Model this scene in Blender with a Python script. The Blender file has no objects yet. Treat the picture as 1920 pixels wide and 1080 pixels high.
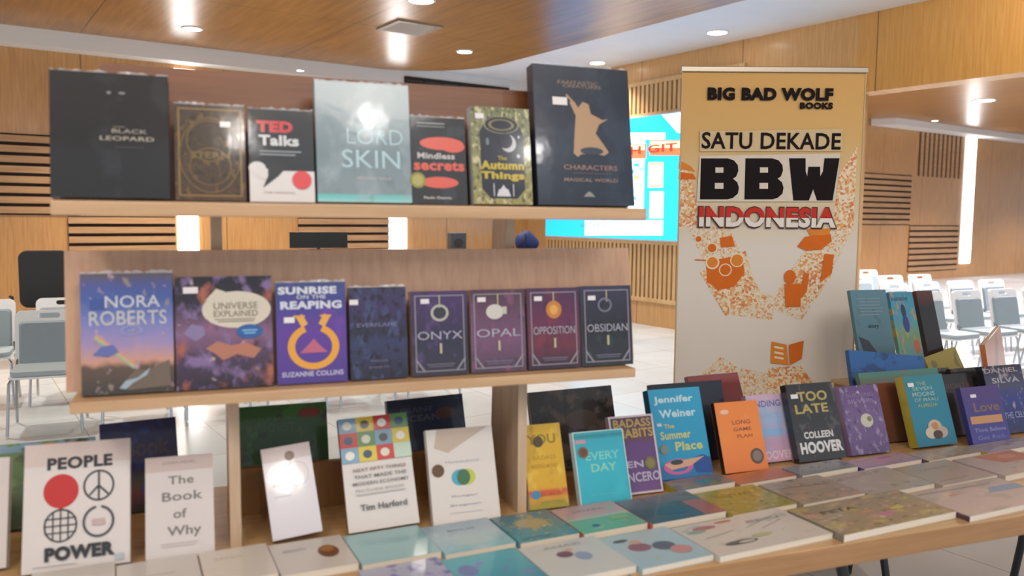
import bpy, bmesh, math, random
from mathutils import Matrix, Vector
random.seed(7)
R = math.radians
scn = bpy.context.scene
# ------------------------------------------------------------ camera, world, lights, exposure
F = 1550.0; EYE = 1.62; PITCH = math.atan(135/F); ROLL = .010
CAMM = Matrix.Rotation(math.pi/2-PITCH, 3, 'X') @ Matrix.Rotation(ROLL, 3, 'Z')
cam = bpy.data.cameras.new('camera'); co = bpy.data.objects.new('camera', cam); scn.collection.objects.link(co)
co.matrix_world = Matrix.Translation((0, 0, EYE)) @ CAMM.to_4x4()
cam.sensor_width = 36; cam.lens = F/1920*36; cam.clip_start = .05; cam.clip_end = 200
cam.dof.use_dof = True; cam.dof.focus_distance = 4.2; cam.dof.aperture_fstop = 2.5
scn.camera = co
scn.view_settings.view_transform = 'Standard'; scn.view_settings.look = 'None'
scn.view_settings.gamma = 1; scn.view_settings.use_curve_mapping = False
scn.view_settings.exposure = 0.27
w = bpy.data.worlds.new('world'); scn.world = w; w.use_nodes = True
w.node_tree.nodes['Background'].inputs[0].default_value = (.86, .92, 1, 1)
w.node_tree.nodes['Background'].inputs[1].default_value = .8
U = (math.cos(R(20.5)), math.sin(R(20.5))); N = (-U[1], U[0])          # along the rack / away from it
RA = math.atan2(.565, .825); A2 = (math.cos(RA), math.sin(RA)); B2 = (-A2[1], A2[0])   # the hall's two wall directions
PW, QW, HC = 8.69, 12.24, 3.92
def room(p, q, z=0): return Vector((A2[0]*p+B2[0]*q, A2[1]*p+B2[1]*q, z))
def rack(s, t, z=0): return Vector((U[0]*s+N[0]*t, U[1]*s+N[1]*t, z))
def area(name, loc, size, power, col=(1, .95, .88), rot=(0, 0, 0), sy=None):
    l = bpy.data.lights.new(name, 'AREA'); l.energy = power; l.color = col; l.size = size
    if sy: l.shape = 'RECTANGLE'; l.size_y = sy
    o = bpy.data.objects.new(name, l); scn.collection.objects.link(o); o.location = loc; o.rotation_euler = rot
    return o
area('ceiling_panel_light', (-1.2, -1.2, HC-.1), 1.2, 60)
area('ceiling_panel_light', (1.8, -1.2, HC-.1), 1.2, 60)
def bulb(loc, power, r=.09, col=(1, .97, .93)):
    l = bpy.data.lights.new('unseen_bulb', 'POINT'); l.energy = power; l.color = col; l.shadow_soft_size = r
    o = bpy.data.objects.new('unseen_bulb', l); scn.collection.objects.link(o); o.location = loc
    return o
bulb(room(7.7, 3.2, HC-.1), 45, .1, (1, .88, .7)); bulb(room(7.8, .8, HC-.1), 35, .1, (1, .88, .7))  # two warm fill bulbs added out of view to brighten the bulkhead
for x, y in ((-3.6, .6), (-1.7, -.1), (.3, -.6), (2.3, .2), (4.2, 1.2), (-2.6, -2.2), (1.2, -2.4), (3.6, -1.6)): bulb((x, y, HC-.16), 28)
def spot(loc, power, col=(1, .91, .80), ang=120, r=.09):
    l = bpy.data.lights.new('downlight_lamp', 'SPOT'); l.energy = power; l.color = col
    l.spot_size = R(ang); l.spot_blend = .7; l.shadow_soft_size = r
    o = bpy.data.objects.new('downlight_lamp', l); scn.collection.objects.link(o); o.location = loc
    return o
# ------------------------------------------------------------ projection (reads measurements off the photograph into metres)
CI = CAMM.inverted()
def proj(P):
    v = CI @ (Vector(P)-Vector((0, 0, EYE)))
    return 960+F*v.x/-v.z, 540-F*v.y/-v.z
def ray(px, py): return CAMM @ Vector(((px-960)/F, (540-py)/F, -1))
def on_z(px, py, z):
    d = ray(px, py); return Vector((0, 0, EYE))+d*((z-EYE)/d.z)
def on_wall(px, py, back=True):          # (along, height) on the back wall or on the screen wall
    d = ray(px, py); n = B2 if back else A2; k = (QW if back else PW)/(d.x*n[0]+d.y*n[1]); P = d*k
    m = A2 if back else B2
    return P.x*m[0]+P.y*m[1], EYE+P.z
def at_depth(px, py, Y):
    d = ray(px, py); return Vector((0, 0, EYE))+d*(Y/d.y)
def solve(fn, lo, hi, target):
    a = fn(lo) < fn(hi)
    for _ in range(50):
        m = (lo+hi)/2
        if (fn(m) < target) == a: lo = m
        else: hi = m
    return (lo+hi)/2
# ------------------------------------------------------------ materials
def lin(h):
    h = h.lstrip('#'); c = [int(h[i:i+2], 16)/255 for i in (0, 2, 4)]
    return tuple(x/12.92 if x <= .04045 else ((x+.055)/1.055)**2.4 for x in c)+(1,)
MC = {}
def newmat(name):
    m = bpy.data.materials.new(name); m.use_nodes = True; nt = m.node_tree
    return m, nt, nt.nodes['Principled BSDF'], nt.nodes, nt.links
def flat(col, rough=.35, metal=0, spec=.5, coat=0):
    k = ('f', col, rough, metal, spec, coat)
    if k not in MC:
        m, nt, b, n, l = newmat('print_'+col)
        t = n.new('ShaderNodeTexNoise'); t.inputs['Scale'].default_value = 35; t.inputs['Detail'].default_value = 3
        x = n.new('ShaderNodeMixRGB'); x.blend_type = 'MULTIPLY'; x.inputs[0].default_value = .12
        x.inputs[1].default_value = lin(col); l.new(t.outputs['Fac'], x.inputs[2]); l.new(x.outputs[0], b.inputs['Base Color'])
        b.inputs['Roughness'].default_value = rough; b.inputs['Metallic'].default_value = metal
        b.inputs['Specular IOR Level'].default_value = spec; b.inputs['Coat Weight'].default_value = coat
        b.inputs['Coat Roughness'].default_value = .12
        MC[k] = m
    return MC[k]
def emit(col, s):
    k = ('e', col, s)
    if k not in MC:
        m, nt, b, n, l = newmat('glow'); b.inputs['Base Color'].default_value = lin(col)
        b.inputs['Emission Color'].default_value = lin(col); b.inputs['Emission Strength'].default_value = s
        MC[k] = m
    return MC[k]
def wood(c1, c2, axis=2, scale=1.0, rough=.4, seam=None, coat=0, anis=14, seamc='#75502b'):
    k = ('w', c1, c2, axis, scale, rough, str(seam), coat)
    if k in MC: return MC[k]
    m, nt, b, n, l = newmat('wood_veneer')
    tc = n.new('ShaderNodeTexCoord'); mp = n.new('ShaderNodeMapping')
    sc = [anis*scale]*3; sc[axis] = .7*scale; mp.inputs['Scale'].default_value = sc
    l.new(tc.outputs['Object'], mp.inputs[0])
    t = n.new('ShaderNodeTexNoise'); t.inputs['Scale'].default_value = 3; t.inputs['Detail'].default_value = 6; t.inputs['Roughness'].default_value = .6
    l.new(mp.outputs[0], t.inputs[0])
    t2 = n.new('ShaderNodeTexNoise'); t2.inputs['Scale'].default_value = .8; l.new(tc.outputs['Object'], t2.inputs[0])
    r = n.new('ShaderNodeValToRGB'); r.color_ramp.elements[0].color = lin(c1); r.color_ramp.elements[1].color = lin(c2)
    r.color_ramp.elements[0].position = .3; r.color_ramp.elements[1].position = .7
    l.new(t.outputs['Fac'], r.inputs[0])
    mx = n.new('ShaderNodeMixRGB'); mx.blend_type = 'MULTIPLY'; mx.inputs[0].default_value = .22
    l.new(r.outputs[0], mx.inputs[1]); l.new(t2.outputs['Fac'], mx.inputs[2]); out = mx.outputs[0]
    if seam:                                                    # narrow dark joints between veneer panels
        for ax, per, off in seam:
            s = n.new('ShaderNodeSeparateXYZ'); l.new(tc.outputs['Object'], s.inputs[0])
            a = n.new('ShaderNodeMath'); a.operation = 'ADD'; a.inputs[1].default_value = off+1000*per; l.new(s.outputs[ax], a.inputs[0])
            o = n.new('ShaderNodeMath'); o.operation = 'MODULO'; o.inputs[1].default_value = per; l.new(a.outputs[0], o.inputs[0])
            c = n.new('ShaderNodeMath'); c.operation = 'LESS_THAN'; c.inputs[1].default_value = .014; l.new(o.outputs[0], c.inputs[0])
            x = n.new('ShaderNodeMixRGB'); x.inputs[2].default_value = lin(seamc); l.new(c.outputs[0], x.inputs[0]); l.new(out, x.inputs[1]); out = x.outputs[0]
    l.new(out, b.inputs['Base Color']); b.inputs['Roughness'].default_value = rough
    b.inputs['Coat Weight'].default_value = coat; b.inputs['Coat Roughness'].default_value = .15
    MC[k] = m; return m
def cover(stops, blot=(), scale=5, soft=.08, rough=.38, seed=None, coat=.4, bump=.035, chaos=.0):
    """printed cover: bands by height on the cover (UV), broken up by blotches of further inks"""
    seed = random.random()*50 if seed is None else seed
    m, nt, b, n, l = newmat('printed_cover')
    uv = n.new('ShaderNodeUVMap'); sp = n.new('ShaderNodeSeparateXYZ'); l.new(uv.outputs[0], sp.inputs[0])
    no = n.new('ShaderNodeTexNoise'); no.noise_dimensions = '4D'; no.inputs['W'].default_value = seed; no.inputs['Scale'].default_value = scale; no.inputs['Detail'].default_value = 5
    l.new(uv.outputs[0], no.inputs[0])
    ma = n.new('ShaderNodeMath'); ma.operation = 'MULTIPLY_ADD'; ma.inputs[1].default_value = chaos*2; 
    l.new(no.outputs['Fac'], ma.inputs[0]); ad = n.new('ShaderNodeMath'); ad.operation = 'SUBTRACT'; ad.inputs[1].default_value = chaos
    l.new(sp.outputs[1], ad.inputs[0]); l.new(ad.outputs[0], ma.inputs[2])
    r = n.new('ShaderNodeValToRGB'); cr = r.color_ramp
    st = [(p, lin(c)) for p, c in stops]
    cr.elements[0].position, cr.elements[0].color = st[0]
    if len(st) == 1: cr.elements.remove(cr.elements[1])
    else:
        cr.elements[1].position, cr.elements[1].color = st[-1]
        for p, c in st[1:-1]:
            e = cr.elements.new(p); e.color = c
    l.new(ma.outputs[0], r.inputs[0]); out = r.outputs[0]
    for i, (c, amt) in enumerate(blot):
        t = n.new('ShaderNodeTexNoise'); t.noise_dimensions = '4D'; t.inputs['W'].default_value = seed+3.7*(i+1)
        t.inputs['Scale'].default_value = scale*(1+.35*i); t.inputs['Detail'].default_value = 4; l.new(uv.outputs[0], t.inputs[0])
        q = n.new('ShaderNodeMapRange'); q.inputs[1].default_value = .66-amt*.4; q.inputs[2].default_value = .66-amt*.4+soft
        l.new(t.outputs['Fac'], q.inputs[0])
        x = n.new('ShaderNodeMixRGB'); x.inputs[2].default_value = lin(c); l.new(q.outputs[0], x.inputs[0]); l.new(out, x.inputs[1]); out = x.outputs[0]
    l.new(out, b.inputs['Base Color']); b.inputs['Roughness'].default_value = rough
    b.inputs['Coat Weight'].default_value = coat; b.inputs['Coat Roughness'].default_value = .08; b.inputs['Specular IOR Level'].default_value = .25
    if bump:
        t = n.new('ShaderNodeTexNoise'); t.inputs['Scale'].default_value = 9; t.inputs['Detail'].default_value = 3
        tc = n.new('ShaderNodeTexCoord'); l.new(tc.outputs['Object'], t.inputs[0])
        bp = n.new('ShaderNodeBump'); bp.inputs['Strength'].default_value = bump; bp.inputs['Distance'].default_value = .02
        l.new(t.outputs['Fac'], bp.inputs['Height']); l.new(bp.outputs[0], b.inputs['Coat Normal'])
    return m
def plain(c, **k): return cover([(0, c)], **k)
def pages_mat():
    if 'pg' not in MC:
        m, nt, b, n, l = newmat('paper_pages'); tc = n.new('ShaderNodeTexCoord')
        mp = n.new('ShaderNodeMapping'); mp.inputs['Scale'].default_value = (2, 900, 2); l.new(tc.outputs['Object'], mp.inputs[0])
        t = n.new('ShaderNodeTexNoise'); t.inputs['Scale'].default_value = 1; l.new(mp.outputs[0], t.inputs[0])
        r = n.new('ShaderNodeValToRGB'); r.color_ramp.elements[0].color = lin('#b5aa98'); r.color_ramp.elements[1].color = lin('#efe8da')
        l.new(t.outputs['Fac'], r.inputs[0]); l.new(r.outputs[0], b.inputs['Base Color']); b.inputs['Roughness'].default_value = .8
        MC['pg'] = m
    return MC['pg']
def pattern_mat(cols, scale=22, seed=0.):
    m, nt, b, n, l = newmat('printed_pattern'); uv = n.new('ShaderNodeUVMap')
    v = n.new('ShaderNodeTexVoronoi'); v.inputs['Scale'].default_value = scale; v.inputs['Randomness'].default_value = .9; l.new(uv.outputs[0], v.inputs[0])
    s = n.new('ShaderNodeSeparateXYZ'); l.new(v.outputs['Color'], s.inputs[0])
    r = n.new('ShaderNodeValToRGB'); r.color_ramp.interpolation = 'CONSTANT'
    r.color_ramp.elements[0].color = lin(cols[0]); r.color_ramp.elements[1].position = 1; r.color_ramp.elements[1].color = lin(cols[-1])
    for i, c in enumerate(cols[1:]):
        e = r.color_ramp.elements.new((i+1)/len(cols)); e.color = lin(c)
    l.new(s.outputs[0], r.inputs[0]); l.new(r.outputs[0], b.inputs['Base Color']); b.inputs['Roughness'].default_value = .5
    return m
# ------------------------------------------------------------ mesh helpers
def link(name, bm, mats, parent=None, smooth=False):
    me = bpy.data.meshes.new(name); bm.normal_update(); bm.to_mesh(me); bm.free()
    for m in (mats if isinstance(mats, (list, tuple)) else [mats]): me.materials.append(m)
    if smooth:
        for p in me.polygons: p.use_smooth = True
    o = bpy.data.objects.new(name, me); scn.collection.objects.link(o)
    if parent: o.parent = parent
    return o
def box(bm, x0, x1, y0, y1, z0, z1, mi=0):
    vs = [bm.verts.new(p) for p in ((x0, y0, z0), (x1, y0, z0), (x1, y1, z0), (x0, y1, z0), (x0, y0, z1), (x1, y0, z1), (x1, y1, z1), (x0, y1, z1))]
    fs = [bm.faces.new([vs[i] for i in f]) for f in ((0, 3, 2, 1), (4, 5, 6, 7), (0, 1, 5, 4), (1, 2, 6, 5), (2, 3, 7, 6), (3, 0, 4, 7))]
    for f in fs: f.material_index = mi
    return fs
def bevel(bm, w=.004, seg=2, ang=30):
    es = [e for e in bm.edges if len(e.link_faces) == 2 and e.calc_face_angle(0) > R(ang)]
    bmesh.ops.bevel(bm, geom=es, offset=w, segments=seg, affect='EDGES', profile=.6)
def boxbm(*a, bv=0, seg=2):
    bm = bmesh.new(); box(bm, *a)
    if bv: bm.normal_update(); bevel(bm, bv, seg)
    return bm
def tube(bm, pts, r, n=10, mi=0, cap=True):
    pts = [Vector(p) for p in pts]; rings = []
    for i, p in enumerate(pts):
        d = (pts[min(i+1, len(pts)-1)]-pts[max(i-1, 0)]).normalized()
        a = d.orthogonal().normalized() if i == 0 else (a-d*a.dot(d)).normalized()
        c = d.cross(a); rr = r[i] if isinstance(r, (list, tuple)) else r
        rings.append([bm.verts.new(p+(a*math.cos(k*2*math.pi/n)+c*math.sin(k*2*math.pi/n))*rr) for k in range(n)])
    for q, s in zip(rings, rings[1:]):
        for k in range(n): bm.faces.new((q[k], q[(k+1) % n], s[(k+1) % n], s[k])).material_index = mi
    if cap: bm.faces.new(rings[0][::-1]).material_index = mi; bm.faces.new(rings[-1]).material_index = mi
def lathe(bm, prof, n=24, c=(0, 0, 0)):
    rings = [[bm.verts.new((c[0]+r*math.cos(k*2*math.pi/n), c[1]+r*math.sin(k*2*math.pi/n), c[2]+z)) for k in range(n)] for r, z in prof]
    for q, s in zip(rings, rings[1:]):
        for k in range(n): bm.faces.new((q[k], q[(k+1) % n], s[(k+1) % n], s[k]))
    bm.faces.new(rings[0][::-1]); bm.faces.new(rings[-1])
def prism(bm, pts, lo, hi, axis=2, mi=0):
    def P(p, h):
        v = list(p); v.insert(axis, h); return v
    a = [bm.verts.new(P(p, lo)) for p in pts]; b = [bm.verts.new(P(p, hi)) for p in pts]
    bm.faces.new(a[::-1]).material_index = mi; bm.faces.new(b).material_index = mi
    for i in range(len(pts)):
        j = (i+1) % len(pts); bm.faces.new((a[i], a[j], b[j], b[i])).material_index = mi
    bmesh.ops.recalc_face_normals(bm, faces=bm.faces[:])
def tag(o, label=None, cat=None, group=None, kind=None):
    if label: o['label'] = label
    if cat: o['category'] = cat
    if group: o['group'] = group
    if kind: o['kind'] = kind
    return o
def struct(name, bm, mats, mat=None, label=None):
    o = link(name, bm, mats); o['kind'] = 'structure'
    if label: o['label'] = label
    if mat is not None: o.matrix_world = mat
    return o
def empty(name, mat, label, cat, group=None):
    o = bpy.data.objects.new(name, None); scn.collection.objects.link(o); o.matrix_world = mat; o.empty_display_size = .05
    return tag(o, label, cat, group)
MR = Matrix.Rotation(RA, 4, 'Z'); MT = Matrix.Rotation(R(20.5), 4, 'Z')
TC = {}
def text_mesh(s, bold):
    k = (s, bold)
    if k not in TC:
        c = bpy.data.curves.new('t', 'FONT'); c.body = s; c.size = 1; c.offset = bold; c.resolution_u = 3; c.space_character = 1+bold*1.5
        o = bpy.data.objects.new('t', c); scn.collection.objects.link(o)
        dg = bpy.context.evaluated_depsgraph_get(); me = bpy.data.meshes.new_from_object(o.evaluated_get(dg))
        vs = [v.co.xy.copy() for v in me.vertices]; fs = [tuple(p.vertices) for p in me.polygons]
        x0, x1 = min(v.x for v in vs), max(v.x for v in vs); y0, y1 = min(v.y for v in vs), max(v.y for v in vs)
        TC[k] = ([((v.x-x0)/(x1-x0), (v.y-y0)/(y1-y0)) for v in vs], fs)
        bpy.data.objects.remove(o); bpy.data.curves.remove(c); bpy.data.meshes.remove(me)
    return TC[k]
LIFT = .00022
def draw(items, w, h, parent, matf=None, name_print='cover_print', name_text='cover_lettering', y0=0.):
    """flat inks on a panel that faces -y, x centred, z up from 0; positions are fractions of the panel"""
    matf = matf or (lambda c: c if not isinstance(c, str) else flat(c, .38, spec=.25, coat=.4))
    bms = {}
    def get(kind, c):
        if kind not in bms: bm = bmesh.new(); bms[kind] = (bm, [], bm.loops.layers.uv.new('UVMap'))
        bm, mats, uvl = bms[kind]
        if c not in mats: mats.append(c)
        return bm, mats.index(c), uvl
    def poly(kind, pts, c, y, flip=False):
        bm, mi, uvl = get(kind, c)
        vs = [bm.verts.new(((p[0]-.5)*w, y, p[1]*h)) for p in pts]
        try: f = bm.faces.new(vs)
        except ValueError: return
        f.material_index = mi
        f.normal_update()
        if f.normal.y > 0: f.normal_flip()
        for lp in f.loops: lp[uvl].uv = (lp.vert.co.x/w+.5, lp.vert.co.z/w)
    y = y0
    for it in items:
        k = it[0]; y -= LIFT
        if k == 'r': _, x, z, a, b, c = it; poly('p', [(x, z), (x+a, z), (x+a, z+b), (x, z+b)], c, y)
        elif k == 'p': poly('p', it[1], it[2], y)
        elif k == 'e': _, x, z, a, b, c = it; poly('p', [(x+a*math.cos(t*math.pi/14), z+b*math.sin(t*math.pi/14)) for t in range(28)], c, y)
        elif k == 'o':
            _, x, z, a, b, t_, c = it[:7]; a0, a1 = (it[7], it[8]) if len(it) > 7 else (0, 360); n = 32
            for i in range(n):
                q0, q1 = R(a0+(a1-a0)*i/n), R(a0+(a1-a0)*(i+1)/n); k1 = 1-t_
                poly('p', [(x+a*math.cos(q0), z+b*math.sin(q0)), (x+a*math.cos(q1), z+b*math.sin(q1)), (x+a*k1*math.cos(q1), z+b*k1*math.sin(q1)), (x+a*k1*math.cos(q0), z+b*k1*math.sin(q0))], c, y)
        elif k == 'l':
            _, x1, z1, x2, z2, t_, c = it; dx, dz = (x2-x1)*w, (z2-z1)*h; L = math.hypot(dx, dz); ox, oz = -dz/L*t_/2, dx/L*t_*w/h/2
            poly('p', [(x1+ox, z1+oz), (x2+ox, z2+oz), (x2-ox, z2-oz), (x1-ox, z1-oz)], c, y)
        elif k == 't':
            _, s, cx, cz, tw, th_, c = it[:7]; bold = it[7] if len(it) > 7 else .02; rot = it[8] if len(it) > 8 else 0
            vs, fs = text_mesh(s, bold); bm, mi, uvl = get('t', c); cr, sr = math.cos(R(rot)), math.sin(R(rot))
            nv = []
            for v in vs:
                dx, dz = (v[0]-.5)*tw*w, (v[1]-.5)*th_*h
                nv.append(bm.verts.new(((cx-.5)*w+dx*cr-dz*sr, y, cz*h+dx*sr+dz*cr)))
            for f in fs:
                try: fc = bm.faces.new([nv[i] for i in f])
                except ValueError: continue
                fc.material_index = mi; fc.normal_update()
                if fc.normal.y > 0: fc.normal_flip()
    for kind, (bm, mats, _) in bms.items():
        link(name_print if kind == 'p' else name_text, bm, [matf(c) for c in mats], parent)
# ------------------------------------------------------------ the hall
CREAM = '#d9d3cb'
WALLW = wood('#b07c45', '#cc9a60', 2, 1.0, .38, [(0, 1.83, .3)], coat=.2)
WALLS = wood('#bf9058', '#d8ac74', 2, 1.0, .4, [(1, 1.9, .2)], coat=.2)
SLAT = wood('#a97d55', '#c39a6e', 0, 1.0, .45)
SLATV = wood('#c29a68', '#dab888', 2, 1.0, .45)
DARK = flat('#22150f', .8)
CEILW = wood('#8a6030', '#ad7c42', 1, .6, .31, [(0, 2.6, 1.1), (1, 3.4, .9)], coat=.0, anis=9, seamc='#4a3420')
WHITE = flat('#dcd9d6', .6)
# floor: pale polished tiles
m, nt, b, n, l = newmat('floor_tile'); tc = n.new('ShaderNodeTexCoord'); br = n.new('ShaderNodeTexBrick')
br.offset = 0; br.inputs['Scale'].default_value = 1; br.inputs['Brick Width'].default_value = .8; br.inputs['Row Height'].default_value = .8
br.inputs['Mortar Size'].default_value = .004; br.inputs['Color1'].default_value = lin('#d3dade'); br.inputs['Color2'].default_value = lin('#c9d1d6'); br.inputs['Mortar'].default_value = lin('#aaa7a2')
l.new(tc.outputs['Object'], br.inputs[0]); ns = n.new('ShaderNodeTexNoise'); ns.inputs['Scale'].default_value = 2.4; ns.inputs['Detail'].default_value = 8
l.new(tc.outputs['Object'], ns.inputs[0]); mx = n.new('ShaderNodeMixRGB'); mx.blend_type = 'MULTIPLY'; mx.inputs[0].default_value = .2
l.new(br.outputs[0], mx.inputs[1]); l.new(ns.outputs['Fac'], mx.inputs[2]); l.new(mx.outputs[0], b.inputs['Base Color']); b.inputs['Roughness'].default_value = .22
FLOOR = m
struct('floor', boxbm(-11, 45, -6, QW+.2, -.1, 0), FLOOR, MR, 'pale grey polished tile floor')
# main timber ceiling with one rounded corner
bm = bmesh.new(); pe, qe, rr = 6.93, 11.95, 1.5
pts = [(-11, -3), (pe, -3)]+[(pe-rr+rr*math.cos(R(a)), qe-rr+rr*math.sin(R(a))) for a in range(0, 91, 6)]+[(-11, qe)]
prism(bm, pts, HC-.05, HC+.02); struct('ceiling', bm, CEILW, MR, 'glossy brown timber ceiling with fine panel joints')
struct('ceiling_soffit', boxbm(-11, PW+.02, -3, QW, HC+.02, HC+.1), WHITE, MR, 'white soffit around the timber ceiling')
# back wall: veneer with slatted panels
struct('wall_back', boxbm(-11, 45, QW, QW+.2, 0, 4.4), WALLW, MR, 'veneered timber wall at the far side')
def slats(px0, px1, z0, z1, n, vertical=False, back=True, gap=.34, mat=None, dep=.035, idx=[0], a01=None):
    idx[0] += 1; i0 = idx[0]
    a0, a1 = a01 or sorted((on_wall(px0, 400, back)[0], on_wall(px1, 400, back)[0]))
    bm = bmesh.new()
    def bx(u0, u1, za, zb, d0, d1, mi):
        if back: box(bm, u0, u1, QW-d1, QW-d0, za, zb, mi)
        else: box(bm, PW-d1, PW-d0, u0, u1, za, zb, mi)
    bx(a0, a1, z0, z1, 0, .006, 1)
    for i in range(n):
        if vertical: q = (a1-a0)/n; bx(a0+i*q+q*gap/2, a0+(i+1)*q-q*gap/2, z0, z1, .004, dep, 0)
        else: q = (z1-z0)/n; bx(a0, a1, z0+i*q+q*gap/2, z0+(i+1)*q-q*gap/2, .004, dep, 0)
    return struct('trim_%d' % i0, bm, [mat or SLAT, DARK], MR, 'slatted timber wall panel')
zr = [.55, 1.571, 2.594, 3.6]
slats(-300, 150, zr[1], zr[2], 8)
slats(127, 328, zr[0], zr[1], 8)
slats(558, 728, zr[0], zr[1], 8)
slats(-300, 0, 2.9, 3.6, 1, gap=.0)
za, zb, zc, zd = on_wall(1660, 422)[1], on_wall(1660, 326)[1], on_wall(1750, 235)[1], on_wall(1750, 508)[1]
slats(1612, 1706, za, zb, 9)
slats(1706, 1799, zd, za, 8)
slats(1717, 1799, zb, zc, 10, True, gap=.4)
STRIP = emit('#ffffff', 5.5)
for i, (x0, x1, zt) in enumerate(((332, 371, 3.6), (729, 761, 3.6), (1804, 1822, on_wall(1815, 237)[1]))):
    a0, a1 = on_wall(x0, 400)[0], on_wall(x1, 400)[0]
    o = link('wall_light_strip', boxbm(a0, a1, QW-.03, QW, .4, zt), STRIP); o.matrix_world = MR
    tag(o, ('tall white light strip on the timber wall, seen left of the rack\'s left upright', 'tall white light strip on the timber wall, right of the black monitor', 'tall white light strip beyond the chairs at the right')[i], 'wall light', 'vertical light strips on the back wall')
# white cornice, dark air slot
bm = bmesh.new(); box(bm, -11, PW, QW-.30, QW, HC-.26, HC+.02)
struct('trim_20', bm, WHITE, MR, 'white cornice along the back wall')
a0, a1 = on_wall(742, 145)[0], on_wall(935, 150)[0]
bm = bmesh.new(); box(bm, a0, a1, QW-.335, QW-.29, HC-.24, HC-.12)
for i in range(6): box(bm, a0+(a1-a0)*i/6+.02, a0+(a1-a0)*(i+1)/6-.02, QW-.342, QW-.33, HC-.19, HC-.175, 1)
o = link('air_diffuser', bm, [DARK, flat('#4a3c38', .5)]); o.matrix_world = MR; tag(o, 'long dark air diffuser slot under the white cornice', 'air vent')
# screen wall, opening to its right, bulkhead above the opening
qcut = 5.75
struct('wall_right', boxbm(PW, PW+.25, qcut, QW, 0, HC+.1), WALLS, MR, 'pale timber wall that carries the screen')
struct('wall_bulkhead', boxbm(PW, PW+.3, -3, qcut, 3.06, HC+.1), wood('#c08c48', '#d9a55c', 2, 1.0, .36, [(1, 1.9, .2)], coat=.2), MR, 'timber bulkhead over the wide opening')
CZ = 4.12
struct('ceiling_alcove', boxbm(PW+.3, 45, -3, QW, CZ, CZ+.1), CEILW, MR, 'timber ceiling of the space beyond the opening')
pc = on_wall(1632, 222)[0]
bm = bmesh.new(); prism(bm, [(pc, QW-.02), (pc+.25, QW-.55), (45, QW-.55), (45, QW-.02)], CZ-.16, CZ)
struct('trim_21', bm, WHITE, MR, 'white cornice beyond the opening')
qa = on_wall(1027, 440, False)[0]; qb = qcut+.1
slats(0, 0, .42, 1.24, 62, True, False, .42, SLATV, .05, a01=(qb, qa))
slats(0, 0, 3.14, 3.57, 46, True, False, .42, SLATV, .05, a01=(on_wall(1400, 170, False)[0], qa))
bm = bmesh.new()
for z in (.36, 1.22, 3.10, 3.57): box(bm, PW-.06, PW, qb if z < 3 else on_wall(1400, 170, False)[0], qa, z, z+.06)
struct('trim_22', bm, SLATV, MR, 'timber rails framing the slats')
# LED screen
qs0, qs1, zs0, zs1 = 6.0, on_wall(1031, 437, False)[0], 1.29, 3.10
W_, H_ = qs1-qs0, zs1-zs0
M = MR @ Matrix.Translation((PW-.09, (qs0+qs1)/2, zs0)) @ Matrix.Rotation(R(-90), 4, 'Z')
e = empty('video_screen', M, 'large lit blue and white screen on the slatted wall behind the banner', 'screen')
link('screen_housing', boxbm(-W_/2-.02, W_/2+.02, .003, .085, -.02, H_+.02), flat('#c8c4c0', .5), e)
link('display', boxbm(-W_/2, W_/2, 0, .003, 0, H_), emit('#18a0ee', 1.5), e)
def sx(px): return (qs1-on_wall(px, 400, False)[0])/W_
def sz(px, py): return (on_wall(px, py, False)[1]-zs0)/H_
def SR(x0, x1, yt, yb, c): m_ = (x0+x1)/2; return ('p', [(sx(x0), sz(x0, yb)), (sx(x1), sz(x1, yb)), (sx(x1), sz(x1, yt)), (sx(x0), sz(x0, yt))], c)
it = [SR(1105, 1252, 413, 441, '#ffffff'), SR(1150, 1215, 255, 398, '#bdeeff'), SR(1226, 1252, 359, 409, '#ffffff'), SR(1222, 1250, 305, 352, '#ff9a86'), SR(1226, 1246, 311, 346, '#ffe6c8'),
      SR(1120, 1217, 270, 298, '#f2643c'), SR(1122, 1214, 272, 282, '#ffd9a0'), SR(1224, 1300, 264, 292, '#f2643c'), SR(1226, 1300, 266, 278, '#ffd9a0'),
      SR(1100, 1252, 250, 262, '#fff4a8'), SR(1186, 1214, 364, 396, '#e4fbff'),
      ('p', [(sx(1245), sz(1245, 217)), (sx(1330), sz(1330, 206)), (sx(1330), sz(1330, 255)), (sx(1275), sz(1275, 250))], '#ffffff')]
for i, (x, y, c) in enumerate(((1200, 310, '#37b9c8'), (1190, 322, '#2f9fd6'), (1200, 333, '#f09a5a'), (1210, 318, '#7fd6c0'), (1193, 345, '#ffc9a0'), (1180, 340, '#ffd9a0'), (1196, 372, '#48c2c8'), (1192, 380, '#3a7a9c'))):
    it.append(SR(x-5, x+5, y-3, y+3, c))
it += [('t', 'ASH GIT', (sx(1150)+sx(1275))/2, sz(1215, 281), sx(1275)-sx(1150), .065, '#b02a20', .03),
       ('t', 'SEGERA', (sx(1097)+sx(1145))/2, sz(1120, 423), (sx(1145)-sx(1097)), .03, '#2f7fc0', .02)]
draw(it, W_, H_, e, matf=lambda c: emit(c, 1.5), name_print='screen_graphics', name_text='screen_lettering')
# socket
P = on_wall(1198, 668, False); o = empty('wall_socket', MR @ Matrix.Translation((PW, P[0], P[1])) @ Matrix.Rotation(R(-90), 4, 'Z'), 'small white socket low on the pale timber wall', 'socket')
link('plate', boxbm(-.045, .045, -.014, 0, -.08, .08, bv=.003), flat('#ece8e0', .4), o)
bm = bmesh.new(); box(bm, -.02, .02, -.018, -.014, -.055, -.01); box(bm, -.02, .02, -.018, -.014, .01, .055); link('outlet', bm, flat('#9a958c', .5), o)
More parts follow.
